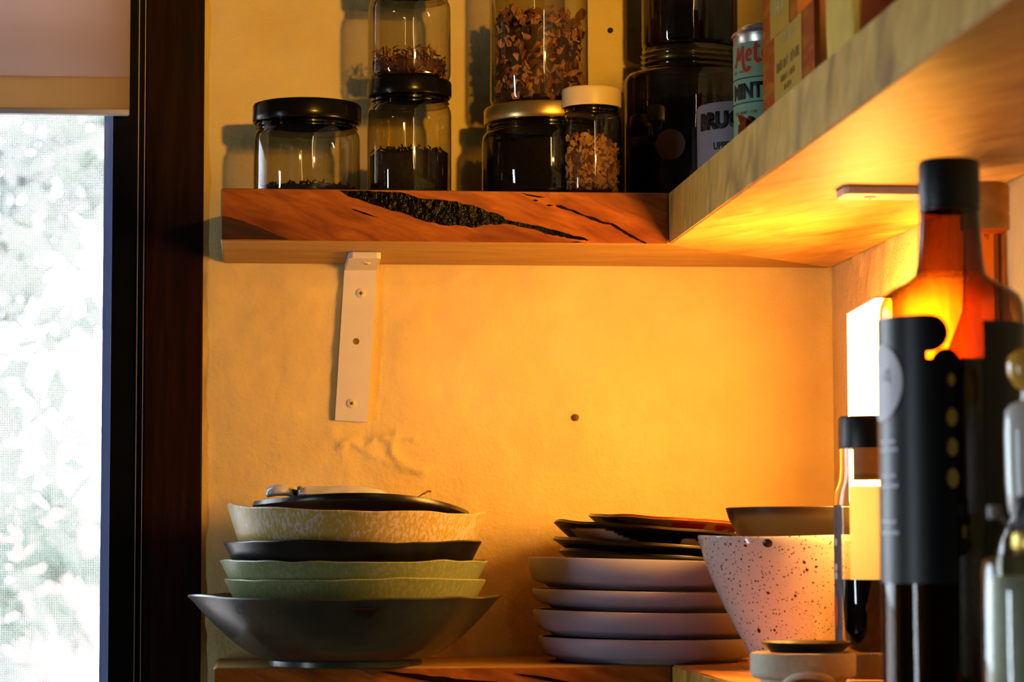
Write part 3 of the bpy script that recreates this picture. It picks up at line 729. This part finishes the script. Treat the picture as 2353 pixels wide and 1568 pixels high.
def box_colour(kind):
    def f(u, v):                                            # u along the face 0..1, v up 0..1: marbled orange border round an ochre panel
        n1 = noise.noise(Vector((u * 9, v * 7, kind * 3.1))); n2 = noise.noise(Vector((u * 4 + n1, v * 16, kind * 5.7 + 2)))
        c = Vector((.62, .22, .05)).lerp(Vector((.60, .10, .03)), max(0, min(1, .5 + n1 * 1.3)))
        if n2 > .18: c = Vector((.70, .42, .08))
        if n2 < -.28: c = Vector((.66, .20, .12))
        return c
    return f
def tea_box(label, x0, x1, y0, y1, z, h, kind, lines):
    t = thing('tea_box', label, 'box', (x0, (y0 + y1) / 2, z), group='ochre tea boxes'); L = y1 - y0
    bm = bmesh.new(); lay = bm.loops.layers.color.new('glaze'); f = box_colour(kind); ny, nz = 34, 26
    V = [[bm.verts.new((0, L / 2 - L * i / ny, h * k / nz)) for i in range(ny + 1)] for k in range(nz + 1)]
    for k in range(nz):
        for i in range(ny):
            fc = bm.faces.new((V[k][i], V[k][i + 1], V[k + 1][i + 1], V[k + 1][i]))
            for l in fc.loops: l[lay] = (*f((L / 2 - l.vert.co.y) / L, l.vert.co.z / h), 1)
    b = [bm.verts.new((x1 - x0, s * L / 2, zz)) for zz in (0, h) for s in (1, -1)]
    A = (V[0][0], V[0][-1], V[-1][0], V[-1][-1])
    for q in ((b[1], b[0], b[2], b[3]), (A[0], b[0], b[1], A[1]), (A[0], A[2], b[2], b[0]), (A[1], b[1], b[3], A[3]), (A[2], A[3], b[3], b[2])):
        try:
            fc = bm.faces.new(q)
            for l in fc.loops: l[lay] = (*f(.3, l.vert.co.z / h), 1)
        except ValueError: pass
    obj('carton', bm, M_paint, t)
    p0, p1 = (.26, .78); ya, yb = L / 2 - L * p1, L / 2 - L * p0
    obj('printed_panel', B(-.0005, .0001, ya, yb, .001, h - .001), M_panel_ink, t)
    obj('panel_border', B(-.0006, .0001, ya - .0008, ya, .001, h - .001), M_orange_ink, t); obj('panel_border', B(-.0006, .0001, yb, yb + .0008, .001, h - .001), M_orange_ink, t)
    for width, h_, words, zz, m_, sh_, wt in lines:
        tb = small_print(width, h_, words, int(zz * 1e4), sh_, wt)
        for v in tb.verts: v.co = Vector((-.0006 + v.co.y, -v.co.x + (ya + yb) / 2, zz + v.co.z))
        obj('printed_text', tb, m_, t)
    return t
t = tea_box('ochre and orange tea box standing on the honey shelf, under another', .3535, .410, -.575, -.405, TZ, .0705, 1,
            [(.050, .0100, (5,), .0600, M_pale_ink, .25, .10), (.076, .0080, (7, 5), .0430, M_dark_ink, .0, .16), (.046, .0046, (6, 5), .0345, M_dark_ink, .0, .16), (.024, .0046, (5,), .0275, M_dark_ink, .0, .16),
             (.022, .0008, (1,), .0205, M_dark_ink, .0, .9), (.070, .0050, (5, 6, 4), .0095, M_dark_ink, .0, .16)])
obj('silver_seal', B(-.0012, .0003, -.084, -.048, .0010, .0160), M_silver, t)
t = tea_box('ochre and orange tea box lying on top of the other one, script upward', .3555, .412, -.515, -.395, TZ + .0707, .0900, 2,
            [(.048, .0260, (5,), .0150, M_pale_ink, .25, .07), (.040, .0200, (3,), .0520, M_pale_ink, .25, .07)])
sa = thing('red_sachet', 'shiny red foil sachet folded at the foot of the mint tin', 'sachet', (.3535, -.372, TZ))
bm = bmesh.new(); n = 12
V = [[bm.verts.new((-.0105 + .021 * i / n + .002 * math.sin(k), -.02 + .03 * k / 8 - .004 * math.sin(i * .8), .0005 + .031 * (1 - k / 8 * .2) * math.sin(PI * min(1, .15 + .6 * k / 8)) * (.9 + .1 * math.cos(i * 1.4)))) for i in range(n + 1)] for k in range(9)]
for k in range(8):
    for i in range(n): bm.faces.new((V[k][i], V[k][i + 1], V[k + 1][i + 1], V[k + 1][i]))
bmesh.ops.solidify(bm, geom=bm.faces[:], thickness=.0015)
obj('foil', bm, M_sachet_red, sa, 30); obj('crimped_seal', B(-.0105, -.0085, -.0195, .008, .0005, .0225, .0004), M_sachet_red, sa)
def paper_bag(name, label, loc, wx_, wy_, h, m, seed, rot=0, cat='bag'):
    t = thing(name, label, cat, loc, (0, 0, rot)); rnd = random.Random(seed)
    bm = bmesh.new(); nz, n = 14, 40; rings = []
    for k in range(nz + 1):
        v = k / nz; row = []
        for i in range(n):
            a = 2 * PI * i / n; cx_, sx_ = math.cos(a), math.sin(a)
            q = 1 / max(abs(cx_), abs(sx_)) ** .85
            squeeze = 1 - .45 * max(0, v - .55) ** 1.2
            wob = 1 + .05 * noise.noise(Vector((cx_ * 2, sx_ * 2, v * 5 + seed)))
            row.append(bm.verts.new((cx_ * q * wx_ / 2 * wob * squeeze, sx_ * q * wy_ / 2 * wob * (1 + .08 * v), h * v)))
        rings.append(row)
    for k in range(nz):
        for i in range(n): bm.faces.new((rings[k][i], rings[k][(i + 1) % n], rings[k + 1][(i + 1) % n], rings[k + 1][i]))
    bm.faces.new(rings[0][::-1]); bm.faces.new(rings[-1])
    obj('paper_body', bm, m, t, 60)
    obj('rolled_top', B(-wx_ * .36, wx_ * .36, -wy_ * .53, wy_ * .53, h - .004, h + .012, .003), m, t, 40)
    return t
paper_bag('brown_packet', 'dark brown paper packet between tea box and cream bag', (.440, -.612, TZ), .052, .055, .12, M_brown_bag, 2, cat='packet')
paper_bag('paper_bag', 'crumpled cream paper bag standing on the honey coloured shelf', (.3550, -.652, TZ), .006, .090, .11, M_bag, 5, -.05)
t = thing('wooden_bowl', 'small brown wooden bowl on the honey shelf, only its rim showing', 'bowl', (.392, -.850, TZ))
obj('turned_wood', lathe([(0, 0), (.022, 0), (.030, .004), (.040, .014), (.044, .024), (.0432, .0262), (.0415, .0258), (.037, .014), (.025, .007), (0, .006)], 48), wood('bowl_wood', (.28, .15, .05), (.44, .26, .09), (3, 3, 8), 20, .5), t, 50)
t = thing('corner_dark_block', 'black block added at the right wall to darken the corner behind the tea boxes', 'packet', (.452, -.470, TZ))  # added black filler, keeps the corner behind the boxes dark
obj('dark_block_body', B(-.034, .030, -.070, .070, 0, .13, .003), M_cap_black, t, 40); obj('dark_block_top', B(-.010, .010, -.066, .066, .13, .142, .002), M_cap_black, t, 40)

# ---------------------------------------------------------------- stacked bowls and plates on the lower shelf
def bowl_profile(Rb, Rt, h, th, curve=1.0, foot=.004, n=10):
    out, inn = [(0, foot * .6), (Rb * .86, foot * .6), (Rb * .9, 0), (Rb, 0), (Rb, foot)], []
    for k in range(1, n + 1):
        t = k / n; out.append((Rb + (Rt - Rb) * t ** curve, foot + (h - foot) * t))
    out[-1] = (out[-1][0], h - th * .4)
    out.append((Rt - th * .35, h))
    for k in range(n, 0, -1):
        t = k / n; inn.append((max(.001, Rb + (Rt - Rb) * t ** curve - th), foot + th + (h - foot - th) * t - (th * .3 if k == n else 0)))
    return out + inn + [(Rb * .6, foot + th), (0, foot + th)]
def wavy(seed, amp, n=21, lo=5, f=1.0):
    def zm(a, i):
        k = max(0, min(1, (i - lo) / 10)) if i <= 15 else max(0, min(1, (25 - i) / 9))
        return k * amp * (noise.noise(Vector((math.cos(a) * 1.5 * f, math.sin(a) * 1.5 * f, seed))) + .35 * noise.noise(Vector((math.cos(a) * 4 * f, math.sin(a) * 4 * f, seed + 4))))
    return zm
G = 'stacked bowls on the lower shelf'
def bowl(label, x, y, z, Rb, Rt, h, m, seed, amp, curve=1.0, th=.0024, tilt=0.0, oval=0.0):
    t = thing('stoneware_bowl', label, 'bowl', (x, y, z), (0, tilt, 0), G)
    zm0 = wavy(seed, amp); rm = lambda a, i: 1 + oval * math.cos(2 * a) + .012 * noise.noise(Vector((math.cos(a) * 1.3, math.sin(a) * 1.3, seed + 9)))
    obj('bowl_body', lathe(bowl_profile(Rb, Rt, h, th, curve), 160, rm, zm0), m, t, 50)
    return t
bx, by = .0755, -.128
big = bowl('large dark olive bowl, lowest of the bowl stack, flaring past the others', .0700, -.128, LZ, .060, .1235, .0545, M_big_bowl, 3, .0022, .66, .0030)
rr_ = .1235 - .0635 * (1 - .0462 / .0545) * .62
o = obj('glaze_chip', plate_xz([(-.0085, .0045), (.0085, .0050), (.0095, .0000), (.0040, -.0052), (.0005, -.0058), (-.0010, -.0030), (-.0050, -.0015), (-.0060, .0020)], -.0006, .0010, .0007, 3, 8), plain('bare_clay', (.030, .016, .010), .9, spec=.05), big, None, (.0085, -.1158, .0430))
o.rotation_euler = (.73, 0, .07)
bowl('green glazed bowl resting inside the large dark bowl', .0775, -.128, LZ + .0135, .050, .1035, .0545, M_green_bowl, 11, .0025, .42)
bowl('upper of the two matching green glazed bowls, below the black one', .0765, -.128, LZ + .0275, .050, .1050, .0545, M_green_bowl, 14, .0030, .42)
bowl('black glazed bowl between the green and cream bowls', .0750, -.128, LZ + .0425, .050, .1022, .0545, M_black_glaze, 17, .0028, .42)
bowl('cream flecked bowl, uppermost bowl of the stack on the left', .0770, -.128, LZ + .0650, .060, .1025, .0555, M_cream_bowl, 23, .0035, .36, .0028, math.radians(2.2))
t = thing('black_plate', 'round black plate tilted on top of the cream flecked bowl', 'plate', (.0825, -.128, LZ + .1145), (0, math.radians(2.4), 0))
obj('plate_body', lathe([(0, -.0035), (.045, -.0035), (.048, -.005), (.052, -.005), (.058, -.0022), (.074, .0036), (.0845, .0078), (.0862, .0108), (.0850, .0142), (.077, .0132), (.055, .0090), (0, .0080)], 96, lambda a, i: 1 + .008 * math.sin(3 * a + 1), lambda a, i: (.0047 * math.cos(2 * a) + .0008 * math.sin(3 * a)) * (0, 0, 0, 0, .2, .35, .8, 1, 1, 1, .8, .4, 0)[i]), M_black_glaze, t, 50)
def ceramic_piece(label, loc, pts, ry, rz, cat='dish', rot=0):
    t = thing('spoon_rest', label, cat, loc, (0, 0, rot))
    bm = bmesh.new(); seg = 14; rings = []
    for (px_, s, zz) in pts:
        rings.append([bm.verts.new((px_, ry * s * math.cos(2 * PI * k / seg), zz + rz * s * math.sin(2 * PI * k / seg) * (1 if math.sin(2 * PI * k / seg) > 0 else .5))) for k in range(seg)])
    for a_, b_ in zip(rings, rings[1:]):
        for k in range(seg): bm.faces.new((a_[k], a_[(k + 1) % seg], b_[(k + 1) % seg], b_[k]))
    bm.faces.new(rings[0][::-1]); bm.faces.new(rings[-1])
    obj('glazed_body', bm, M_dish_glaze, t, 70); return t
ZP = LZ + .1185 + .0092
t = ceramic_piece('small glossy white and blue glazed lump on the black plate', (.0190, -.130, ZP + .0065), [(-.0122, .35, -.001), (-.0105, .85, 0), (-.004, 1.0, .0015), (.004, .95, .0015), (.0088, .75, -.0005), (.0122, .30, -.003)], .011, .0066, 'spoon rest')
obj('dark_glaze_tip', lathe([(0, -.003), (.0035, -.0018), (.0042, 0), (.003, .002), (0, .003)], 12), M_black_glaze, t, 60, (.0090, -.004, .0010))
t = ceramic_piece('long glossy white glazed dish lying on the black plate', (.0720, -.130, ZP + .0040), [(-.0400, .80, .0018), (-.0392, 1.0, .0020), (-.032, 1.0, .0022), (-.010, .95, .0030), (.012, .95, .0030), (.025, .85, .0010), (.034, .6, -.0020), (.041, .3, -.0050)], .016, .0062)
obj('blue_rim_edge', B(-.0408, -.0365, -.013, .013, -.0008, .0086, .0018), plain('slate_blue_glaze', (.13, .17, .25), .12, coat=.5), t, 40)
t = thing('herb_sprig', 'tiny dried herb sprig poking up from the black plate', 'sprig', (.128, -.125, ZP + .0022))
obj('sprig_stem', tube([(-.006, 0, -.0005), (0, 0, .0022), (.0062, .001, .0062)], .0007, 6), M_herb, t, 60); obj('sprig_tip', tube([(.0040, 0, .0046), (.0075, .001, .0066), (.0098, .001, .0062)], .0009, 6), M_herb, t, 60)

# white plates
G = 'white plates in the middle stack'
def white_plate(label, x, z, r, h, tilt):
    t = thing('white_plate', label, 'plate', (x, -.0965, z), (0, math.radians(tilt), 0), G)
    fr = r * .82
    obj('plate_body', lathe([(0, .0028), (fr * .9, .0028), (fr * .93, 0), (fr, 0), (fr + .003, .0026), (r - .0085, .0036), (r - .0035, .0062), (r - .0008, h * .62), (r, h - .0012), (r - .0010, h), (r - .0034, h - .0002), (r - .0052, h - .0040), (r - .012, h - .0110 if h > .016 else h - .008), (fr * .8, h - .0125 if h > .016 else h - .009), (0, h - .0125 if h > .016 else h - .009)], 128), M_white_plate, t, 50)
    return t
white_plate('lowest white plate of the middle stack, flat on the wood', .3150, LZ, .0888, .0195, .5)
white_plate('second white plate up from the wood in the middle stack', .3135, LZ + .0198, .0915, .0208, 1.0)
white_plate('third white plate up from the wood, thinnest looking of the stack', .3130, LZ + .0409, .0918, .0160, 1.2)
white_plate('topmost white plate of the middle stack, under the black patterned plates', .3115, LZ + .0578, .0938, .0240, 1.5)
def deg(a): return (math.degrees(a) + 180) % 360 - 180
BLK, WHT, BRN = (.006, .0055, .005), (.78, .66, .58), (.05, .028, .015)
def flare_plate(name, label, x, z, rb, rt, h, tilt, col, m, seed, grp, amp=.0012):
    t = thing(name, label, 'plate', (x, -.0965, z), (0, math.radians(tilt), 0), grp)
    pr = [(0, .001), (rb * .92, .001), (rb * .94, 0), (rb, 0)] + [(rb + (rt - rb) * k / 12, h * (.04 + .96 * (k / 12) ** 1.15)) for k in range(1, 13)] + [(rt - .0010, h + .0012)] + [(rb + (rt - rb) * k / 6 - .0015, .0028 + h * k / 6 * .95) for k in range(6, -1, -1)] + [(0, .0028)]
    zm = lambda a, i: amp * noise.noise(Vector((math.cos(a) * 2, math.sin(a) * 2, seed))) * (1 if 6 < i < 22 else 0)
    obj('plate_body', lathe(pr, 200, lambda a, i: 1 + .010 * noise.noise(Vector((math.cos(a) * 1.6, math.sin(a) * 1.6, seed))), zm, color=col), m, t, 50)
    return t
def col_top(a, i):
    d = deg(a); v = (i - 3) / 12                                # v: 0 at foot, 1 at rim
    if i <= 3 or i > 15: return BLK
    n = .06 * noise.noise(Vector((d * .13, v * 3, 1)))
    if -72 < d < -4 and v < min(.78 + .1 * math.sin((d + 60) * .12), .80 - (d + 38) * .0235 if d > -38 else .8) + n and v > .0: return WHT
    if 14 < d < 54 and v < .66 - (d - 14) * .010 + n and v > .60 - (d - 6) * .026: return WHT
    if 9 < d < 22 and v < .30 - (d - 9) * .02 and v > .18 - (d - 9) * .02: return WHT
    return BLK
def col_mid(a, i):
    d = deg(a); v = (i - 3) / 12
    if 3 < i < 14 and v < .40 + .25 * noise.noise(Vector((d * .06, 2, 0))) and -60 < d < -35: return BRN
    return BLK
def col_low(a, i):
    d = deg(a); v = (i - 3) / 12
    if 3 < i < 15 and v < .45 + .3 * noise.noise(Vector((d * .09, 5, 0))) - max(0, d + 50) * .006 and -80 < d < 0: return (.30, .15, .06)
    return BLK
def col_amber(a, i):
    d = deg(a); v = (i - 3) / 12
    if i <= 3: return (.03, .014, .01)
    if i > 15: return (.42, .14, .03)
    n = noise.noise(Vector((d * .09, v * 2.2, 3)))
    if d < -47 + 6 * n: return (.10, .032, .014)
    if v > .68 + .16 * n and d < -5: return (.46, .34, .12)
    if v > .45 and 22 < d < 55 and n > -.1: return (.60, .36, .10)
    if v > .90 + .06 * n: return (.55, .30, .07)
    if v < .10: return (.62, .30, .08)
    return (.50, .105, .020)
G = 'black and white patterned plates'
flare_plate('patterned_plate', 'lowest black patterned plate, resting on the topmost white plate', .3160, LZ + .0735, .060, .0735, .0100, 4.0, col_low, M_paint, 3, G)
flare_plate('patterned_plate', 'middle black plate of the three under the amber glazed one', .3150, LZ + .0815, .058, .0775, .0110, 4.4, col_mid, M_paint, 5, G)
flare_plate('patterned_plate', 'black plate with large white drip shapes under the amber plate', .3160, LZ + .0900, .058, .0782, .0155, 4.6, col_top, M_paint, 7, G)
flare_plate('amber_plate', 'amber and red glazed plate, topmost of the middle stack', .3300, LZ + .1005, .046, .0640, .0122, 3.8, col_amber, M_paint_gloss, 9, None)

# speckled bowl and brown bowl
SX, SY = .4020, -.250
t = thing('speckled_bowl', 'tall white bowl with dark speckles standing in front of the plates', 'bowl', (SX, SY, LZ))
pr = [(0, .003), (.024, .003), (.026, 0), (.0300, 0), (.0318, .006), (.0345, .016), (.0440, .0330), (.0525, .0500), (.0605, .0680), (.0660, .0830), (.0690, .0935), (.0706, .0985), (.0700, .1000), (.0682, .0996), (.0655, .0880), (.0580, .0680), (.0420, .0370), (.026, .010), (0, .007)]
obj('bowl_body', lathe(pr, 128, lambda a, i: 1 + .004 * math.sin(2 * a) + (.003 * noise.noise(Vector((math.cos(a) * 3, math.sin(a) * 3, i * .7)))), lambda a, i: .0006 * math.sin(3 * a) if 9 < i < 14 else 0), M_speckle, t, 60)
ca = cam_angle(SX, SY)
for da, zz, rr, sx_ in ((-.25, .0945, .0030, 1.25), (-.62, .0300, .0018, .8), (.18, .0750, .0012, 1), (.05, .0560, .0011, 1)):
    rloc = next(r0 + (r1 - r0) * (zz - z0) / (z1 - z0) for (r0, z0), (r1, z1) in zip(pr[4:], pr[5:]) if z0 <= zz <= z1)
    a = ca + da; o = obj('glaze_spot', lathe([(0, .0008), (rr * .6, .0006), (rr, 0), (0, -.0004)], 14), plain('iron_spot', (.03, .012, .008), .25), t, 60, (rloc * math.sin(a), -rloc * math.cos(a), zz))
    o.rotation_euler = (PI / 2 + .3, 0, a); o.scale = (sx_, 1.1, 1)
t = thing('brown_bowl', 'dark brown thrown bowl sitting inside the white speckled bowl', 'bowl', (.4070, SY, LZ + .068))
obj('bowl_body', lathe([(0, .002), (.028, .002), (.030, 0), (.034, .0005), (.0390, .012), (.0435, .026), (.0475, .037), (.0515, .0445), (.0537, .0500), (.0540, .0530), (.0528, .0536), (.0508, .0480), (.0455, .036), (.036, .014), (0, .006)], 96, lambda a, i: 1 + .006 * math.sin(i * 2.2)), M_brown_glaze, t, 50)

# cream dish with loop handle and black saucer
MX, MY = .3608, -.484
t = thing('cream_dish', 'low cream stoneware dish with loop handle under the black saucer', 'dish', (MX, MY, LZ))
obj('dish_body', lathe([(0, .001), (.0265, .001), (.0280, 0), (.0285, .0048), (.0325, .0056), (.0345, .0072), (.0350, .0090), (.0350, .0205), (.0342, .0222), (.0325, .0222), (.031, .020), (0, .020)], 96), M_cream_cup, t, 50)
ca = cam_angle(MX, MY) + .12
pts = [(-.0150, .0, .0030), (-.0125, -.0085, .0062), (-.006, -.0150, .0088), (.001, -.0170, .0092), (.008, -.0150, .0078), (.0135, -.0080, .0055), (.0155, .0, .0030)]
hp = []
for px_, py_, pz_ in smooth_path(pts, 5):
    q = Matrix.Rotation(ca, 3, 'Z') @ Vector((px_, -.0265 + py_, pz_)); hp.append(tuple(q))
obj('loop_handle', tube(hp, .0024, 10), M_cream_cup, t, 70)
t = thing('black_saucer', 'small black saucer resting on the low cream dish', 'saucer', (.3634, MY, LZ + .0223))
obj('saucer_body', lathe([(0, 0), (.0235, 0), (.0255, .0020), (.0300, .0062), (.0304, .0070), (.0292, .0070), (.0245, .0030), (0, .0022)], 72), M_black_glaze, t, 50)

# ---------------------------------------------------------------- lamps and the added streak light
t = thing('panel_lamp', 'glowing white upright panel lamp standing behind the dark bottles', 'lamp', (.4500, -.3090, LZ), (0, 0, math.radians(-4)))
obj('lamp_panel', B(-.0060, .0060, -.0680, .0680, .1240, .2690, .002), M_lamp, t, 40)
obj('panel_light_stop', B(-.0066, .0066, -.0685, .0685, .2690, .2705, .0004), M_white_metal, t, 40)  # added cover, keeps the panel's glow off the shelf underside
obj('lamp_stem', lathe([(0, .008), (.0035, .008), (.0035, .1236), (0, .1236)], 16), M_steel, t, 40)
obj('lamp_base', lathe([(0, 0), (.026, 0), (.027, .002), (.026, .007), (.010, .0095), (0, .0095)], 40), M_steel, t, 40)
t = thing('spot_lamp', 'black spot lamp clamped at the room end of the upper shelf, aimed at the jars', 'lamp', (.430, -1.62, TZ))
aim = Vector((.105, 0, 1.955)); src = Vector((.430, -1.60, 1.815)); dv = (aim - src).normalized()
L = bpy.data.lights.new('spot_bulb', 'SPOT'); L.color = LAMP_SHELF[0]; L.energy = LAMP_SHELF[1]; L.shadow_soft_size = .026
L.spot_size = math.radians(25.5); L.spot_blend = .6
o = bpy.data.objects.new('spot_bulb', L); COL.objects.link(o); o.location = src; o.rotation_euler = dv.to_track_quat('-Z', 'Y').to_euler()
h = obj('lamp_housing', lathe([(0, -.075), (.024, -.075), (.034, -.060), (.036, .012), (.0345, .012), (.032, -.055), (0, -.060)], 40), M_cap_black, t, 45, tuple(src - t.location)); h.rotation_euler = dv.to_track_quat('Z', 'Y').to_euler()
obj('lamp_arm', tube([(0, 0, .01), (.004, -.01, .06), (0, -.015, .105)], .006, 10), M_steel, t, 60)
obj('lamp_clamp', lathe([(0, 0), (.040, 0), (.042, .004), (.038, .010), (0, .012)], 32), M_cap_black, t, 45)
t = thing('streak_light', 'tall slim light added out of view for streaks on the jars, beside the spot lamp', 'lamp', (.366, -1.735, TZ))  # unseen light added for the long streaks in the jar glass
obj('streak_glow_tube', lathe([(0, .03), (.028, .03), (.030, .033), (.030, .517), (.028, .520), (0, .520)], 20), M_streak_light, t, 40)
obj('streak_light_base', lathe([(0, 0), (.032, 0), (.032, .02), (.011, .029), (0, .029)], 32), M_steel, t, 40)

# ---------------------------------------------------------------- bottles on the lower shelf
OX, OY = .3684, -.840; ca = cam_angle(OX, OY)
t = thing('oil_bottle', 'large dark bottle with black label and black screw cap', 'bottle', (OX, OY, LZ))
R = .0388
prof = [(0, .004), (.030, .003), (.036, .001), (.0380, .004), (R, .009), (R, .2150), (.0382, .2210), (.0360, .2260), (.0310, .2300), (.0240, .2335), (.0190, .2375)]
obj('glass_neck', lathe([(.0190, .2375), (.0178, .2430), (.0168, .2560), (.0156, .2740), (.0152, .2800), (.0152, .286)], 64), M_neck_glass, t, 50)
obj('glass_body', lathe(prof, 96), M_bottle, t, 50)
obj('oil', lathe([(0, .006), (.0355, .006), (.0372, .010), (.0372, .1905), (0, .1910)], 64), M_liquid, t, 50)
obj('screw_cap', lathe([(.0150, .2715), (.0162, .2715), (.0164, .2735), (.0158, .2742), (.0161, .2760), (.0161, .2960), (.0155, .2985), (.0140, .2992), (0, .2992)], 120, lambda a, i: 1 + (.012 * math.cos(40 * a) if i in (4, 5) else 0)), M_cap_black, t, 40)
obj('front_label', lathe([(R + .0002, .0735), (R + .0006, .0735), (R + .0006, .2135), (R + .0002, .2135)], 60, a0=ca - 2.3, a1=ca - .33), M_label_black, t)
obj('back_label', lathe([(R + .0002, .0735), (R + .0006, .0735), (R + .0006, .2100), (R + .0002, .2100)], 40, a0=ca + .42, a1=ca + 1.9), M_label_black, t)
obj('front_label', lathe([(R + .0002, .0735), (R + .0006, .0735), (R + .0006, .1880), (R + .0002, .1880)], 20, a0=ca - .33, a1=ca + .03), M_label_black, t)
def disc(r, th=.0003, n=40, rx=1.0):
    bm = bmesh.new(); c0 = [bm.verts.new((r * rx * math.cos(2 * PI * k / n), -th, r * math.sin(2 * PI * k / n))) for k in range(n)]; c1 = [bm.verts.new((v.co.x, 0, v.co.z)) for v in c0]
    bm.faces.new(c0); bm.faces.new(c1[::-1])
    for k in range(n): bm.faces.new((c0[k], c1[k], c1[(k + 1) % n], c0[(k + 1) % n]))
    bmesh.ops.triangulate(bm, faces=[f for f in bm.faces if len(f.verts) > 4]); return bm
obj('label_emblem', wrap(disc(.0098), R + .0004, ca - .29, .2035), M_label_black, t)
obj('label_emblem', wrap(disc(.0075), R + .0004, ca - .08, .1880), M_label_black, t)
obj('round_sticker', wrap(disc(.0205), R + .0007, ca - 1.22, .1790), M_label_grey, t)
obj('sticker_mark', wrap(ribbon([[(-.004, -.003, .001), (.001, .003, .001), (.003, -.004, .001), (-.001, -.002, .001)]], 0), R + .0011, ca - 1.02, .1830), M_grey_knob, t)
for k, zz in enumerate((.1470, .1425, .1290, .1235, .1050, .0990)):
    obj('label_text', lathe([(R + .0005, 0), (R + .0009, 0), (R + .0009, .0016), (R + .0005, .0016)], 16, a0=ca - 1.25, a1=ca - .86 + .05 * (k % 2)), M_label_grey, t, at=(0, 0, zz))
for zz, rr in ((.1790, .0032), (.1595, .0046), (.1440, .0046), (.1280, .0050)):
    obj('gold_oval', wrap(disc(rr, rx=.55), R + .0007, ca - .01, zz), M_gold, t)

x, y = .4175, -.450; ca = cam_angle(x, y); R = .0250
t = thing('sauce_bottle', 'black capped glass bottle of dark sauce in front of the glowing lamp', 'bottle', (x, y, LZ)); t.scale = (1.045, 1.045, 1.028)
obj('glass_body', lathe([(0, .006), (.020, .006), (.0225, .001), (R, .004), (R, .118), (.0240, .126), (.0215, .133), (.0208, .140), (.0208, .160), (.0205, .163)], 72), M_clear, t, 50)
obj('sauce', lathe([(0, .0200), (.0105, .0200), (.0160, .0225), (.0188, .0290), (.0205, .060), (.0208, .0680), (0, .0685)], 48), M_liquid_black, t, 50)
obj('glass_foot', lathe([(0, .0030), (.0215, .0030), (.0225, .012), (.0175, .0185), (0, .0190)], 48), plain('warm_glass_foot', (.70, .56, .44), .15, coat=.5), t, 50)
obj('screw_cap', lathe([(0.019, .1545), (.0218, .1545), (.0220, .1560), (.0220, .1735), (.0212, .1755), (0, .1760)], 72), M_cap_black, t, 45)
obj('neck_glass_stand_in', lathe([(.0211, .1330), (.0211, .1555), (.0208, .1555), (.0208, .1330)], 30, a0=ca - .62, a1=ca + 1.6), M_orange_band, t)  # opaque band added for tinted neck glass, hides the lamp behind
obj('white_label', lathe([(R + .0002, .0680), (R + .0005, .0680), (R + .0005, .1290), (R + .0002, .1290)], 30, a0=ca - .62, a1=ca + 1.2), M_label_white, t)
obj('side_label', lathe([(R + .0002, .0180), (R + .0005, .0180), (R + .0005, .1170), (R + .0002, .1170)], 16, a0=ca - 1.65, a1=ca - .92), M_strip, t)
obj('label_spot', wrap(disc(.0105, rx=.32), R + .0006, ca - 1.22, .0470), M_red_spot, t)
for zz in (.0705, .0760, .0925): obj('label_spot', wrap(disc(.0026, rx=.8), R + .0006, ca - 1.20, zz), M_label_grey, t)

x, y = .4560, -.600
t = thing('amber_bottle', 'tall amber bottle with orange wooden cap between oil bottle and wall', 'bottle', (x, y, LZ))
obj('glass_body', lathe([(0, .004), (.026, .003), (.0295, .006), (.0300, .012), (.0300, .190), (.0285, .205), (.022, .222), (.0150, .240), (.0138, .262), (.0138, .292)], 64), M_amber, t, 50)
obj('wooden_cap', lathe([(0, .2905), (.0150, .2905), (.0156, .2920), (.0156, .3000), (.0150, .3015), (.0156, .3030), (.0156, .3185), (.0142, .3205), (0, .3210)], 48), M_orange_cap, t, 45)

x, y = .3679, -1.000; ca = cam_angle(x, y)
t = thing('swing_top_bottle', 'small clear glass bottle with swing top, nearest in front of oil bottle', 'bottle', (x, y, LZ))
obj('glass_body', lathe([(0, .004), (.024, .003), (.0285, .004), (.0295, .009), (.0290, .0820), (.0280, .0865), (.0245, .0890), (.0160, .0900), (.0125, .0920), (.0118, .0960), (.0118, .1020)], 72), M_clear, t, 50)
obj('pale_liquid', lathe([(0, .006), (.0250, .006), (.0270, .012), (.0268, .0740), (.0250, .0790), (0, .0795)], 48), M_pale_liquid, t, 60)
obj('neck_ring', lathe([(.0100, .0915), (.0145, .0915), (.0150, .0930), (.0150, .0985), (.0140, .1000), (.010, .1000)], 48), M_gold, t, 45)
obj('stopper', lathe([(0, .1000), (.0135, .1000), (.0145, .1030), (.0150, .1120), (.0120, .1165), (0, .1180)], 40), M_cap_black, t, 45)
q = Vector((.0230 * math.sin(ca - 1.35), -.0230 * math.cos(ca - 1.35), .1090))
obj('hinge_knob', lathe([(0, -.0034), (.0030, -.0030), (.0036, 0), (.0030, .0030), (0, .0034)], 20), M_grey_knob, t, 50, tuple(q))
obj('wire_clip', tube([tuple(q), (q.x * .75, q.y * .75, .1040), (q.x * .60, q.y * .60, .0960)], .0010, 8), M_steel, t, 60)

x, y = .3850, -.930
t = thing('oil_cruet', 'slim glass cruet with honey coloured ball stopper behind swing top bottle', 'bottle', (x, y, LZ))
obj('glass_body', lathe([(0, .003), (.019, .002), (.0205, .006), (.0205, .085), (.018, .096), (.0130, .106), (.0120, .112)], 48), M_clear, t, 50)
obj('white_neck', lathe([(.0100, .1085), (.0125, .1085), (.0135, .114), (.0142, .125), (.0145, .150), (.0140, .160), (.0115, .1635), (.0060, .1655), (.0055, .170), (0, .170)], 40), M_white_spout, t, 60)
obj('ball_stopper', lathe([(0, .1695), (.0060, .1700), (.0095, .1730), (.0125, .1780), (.0130, .1830), (.0118, .1875), (.0075, .1910), (0, .1922)], 40), M_ball, t, 60)
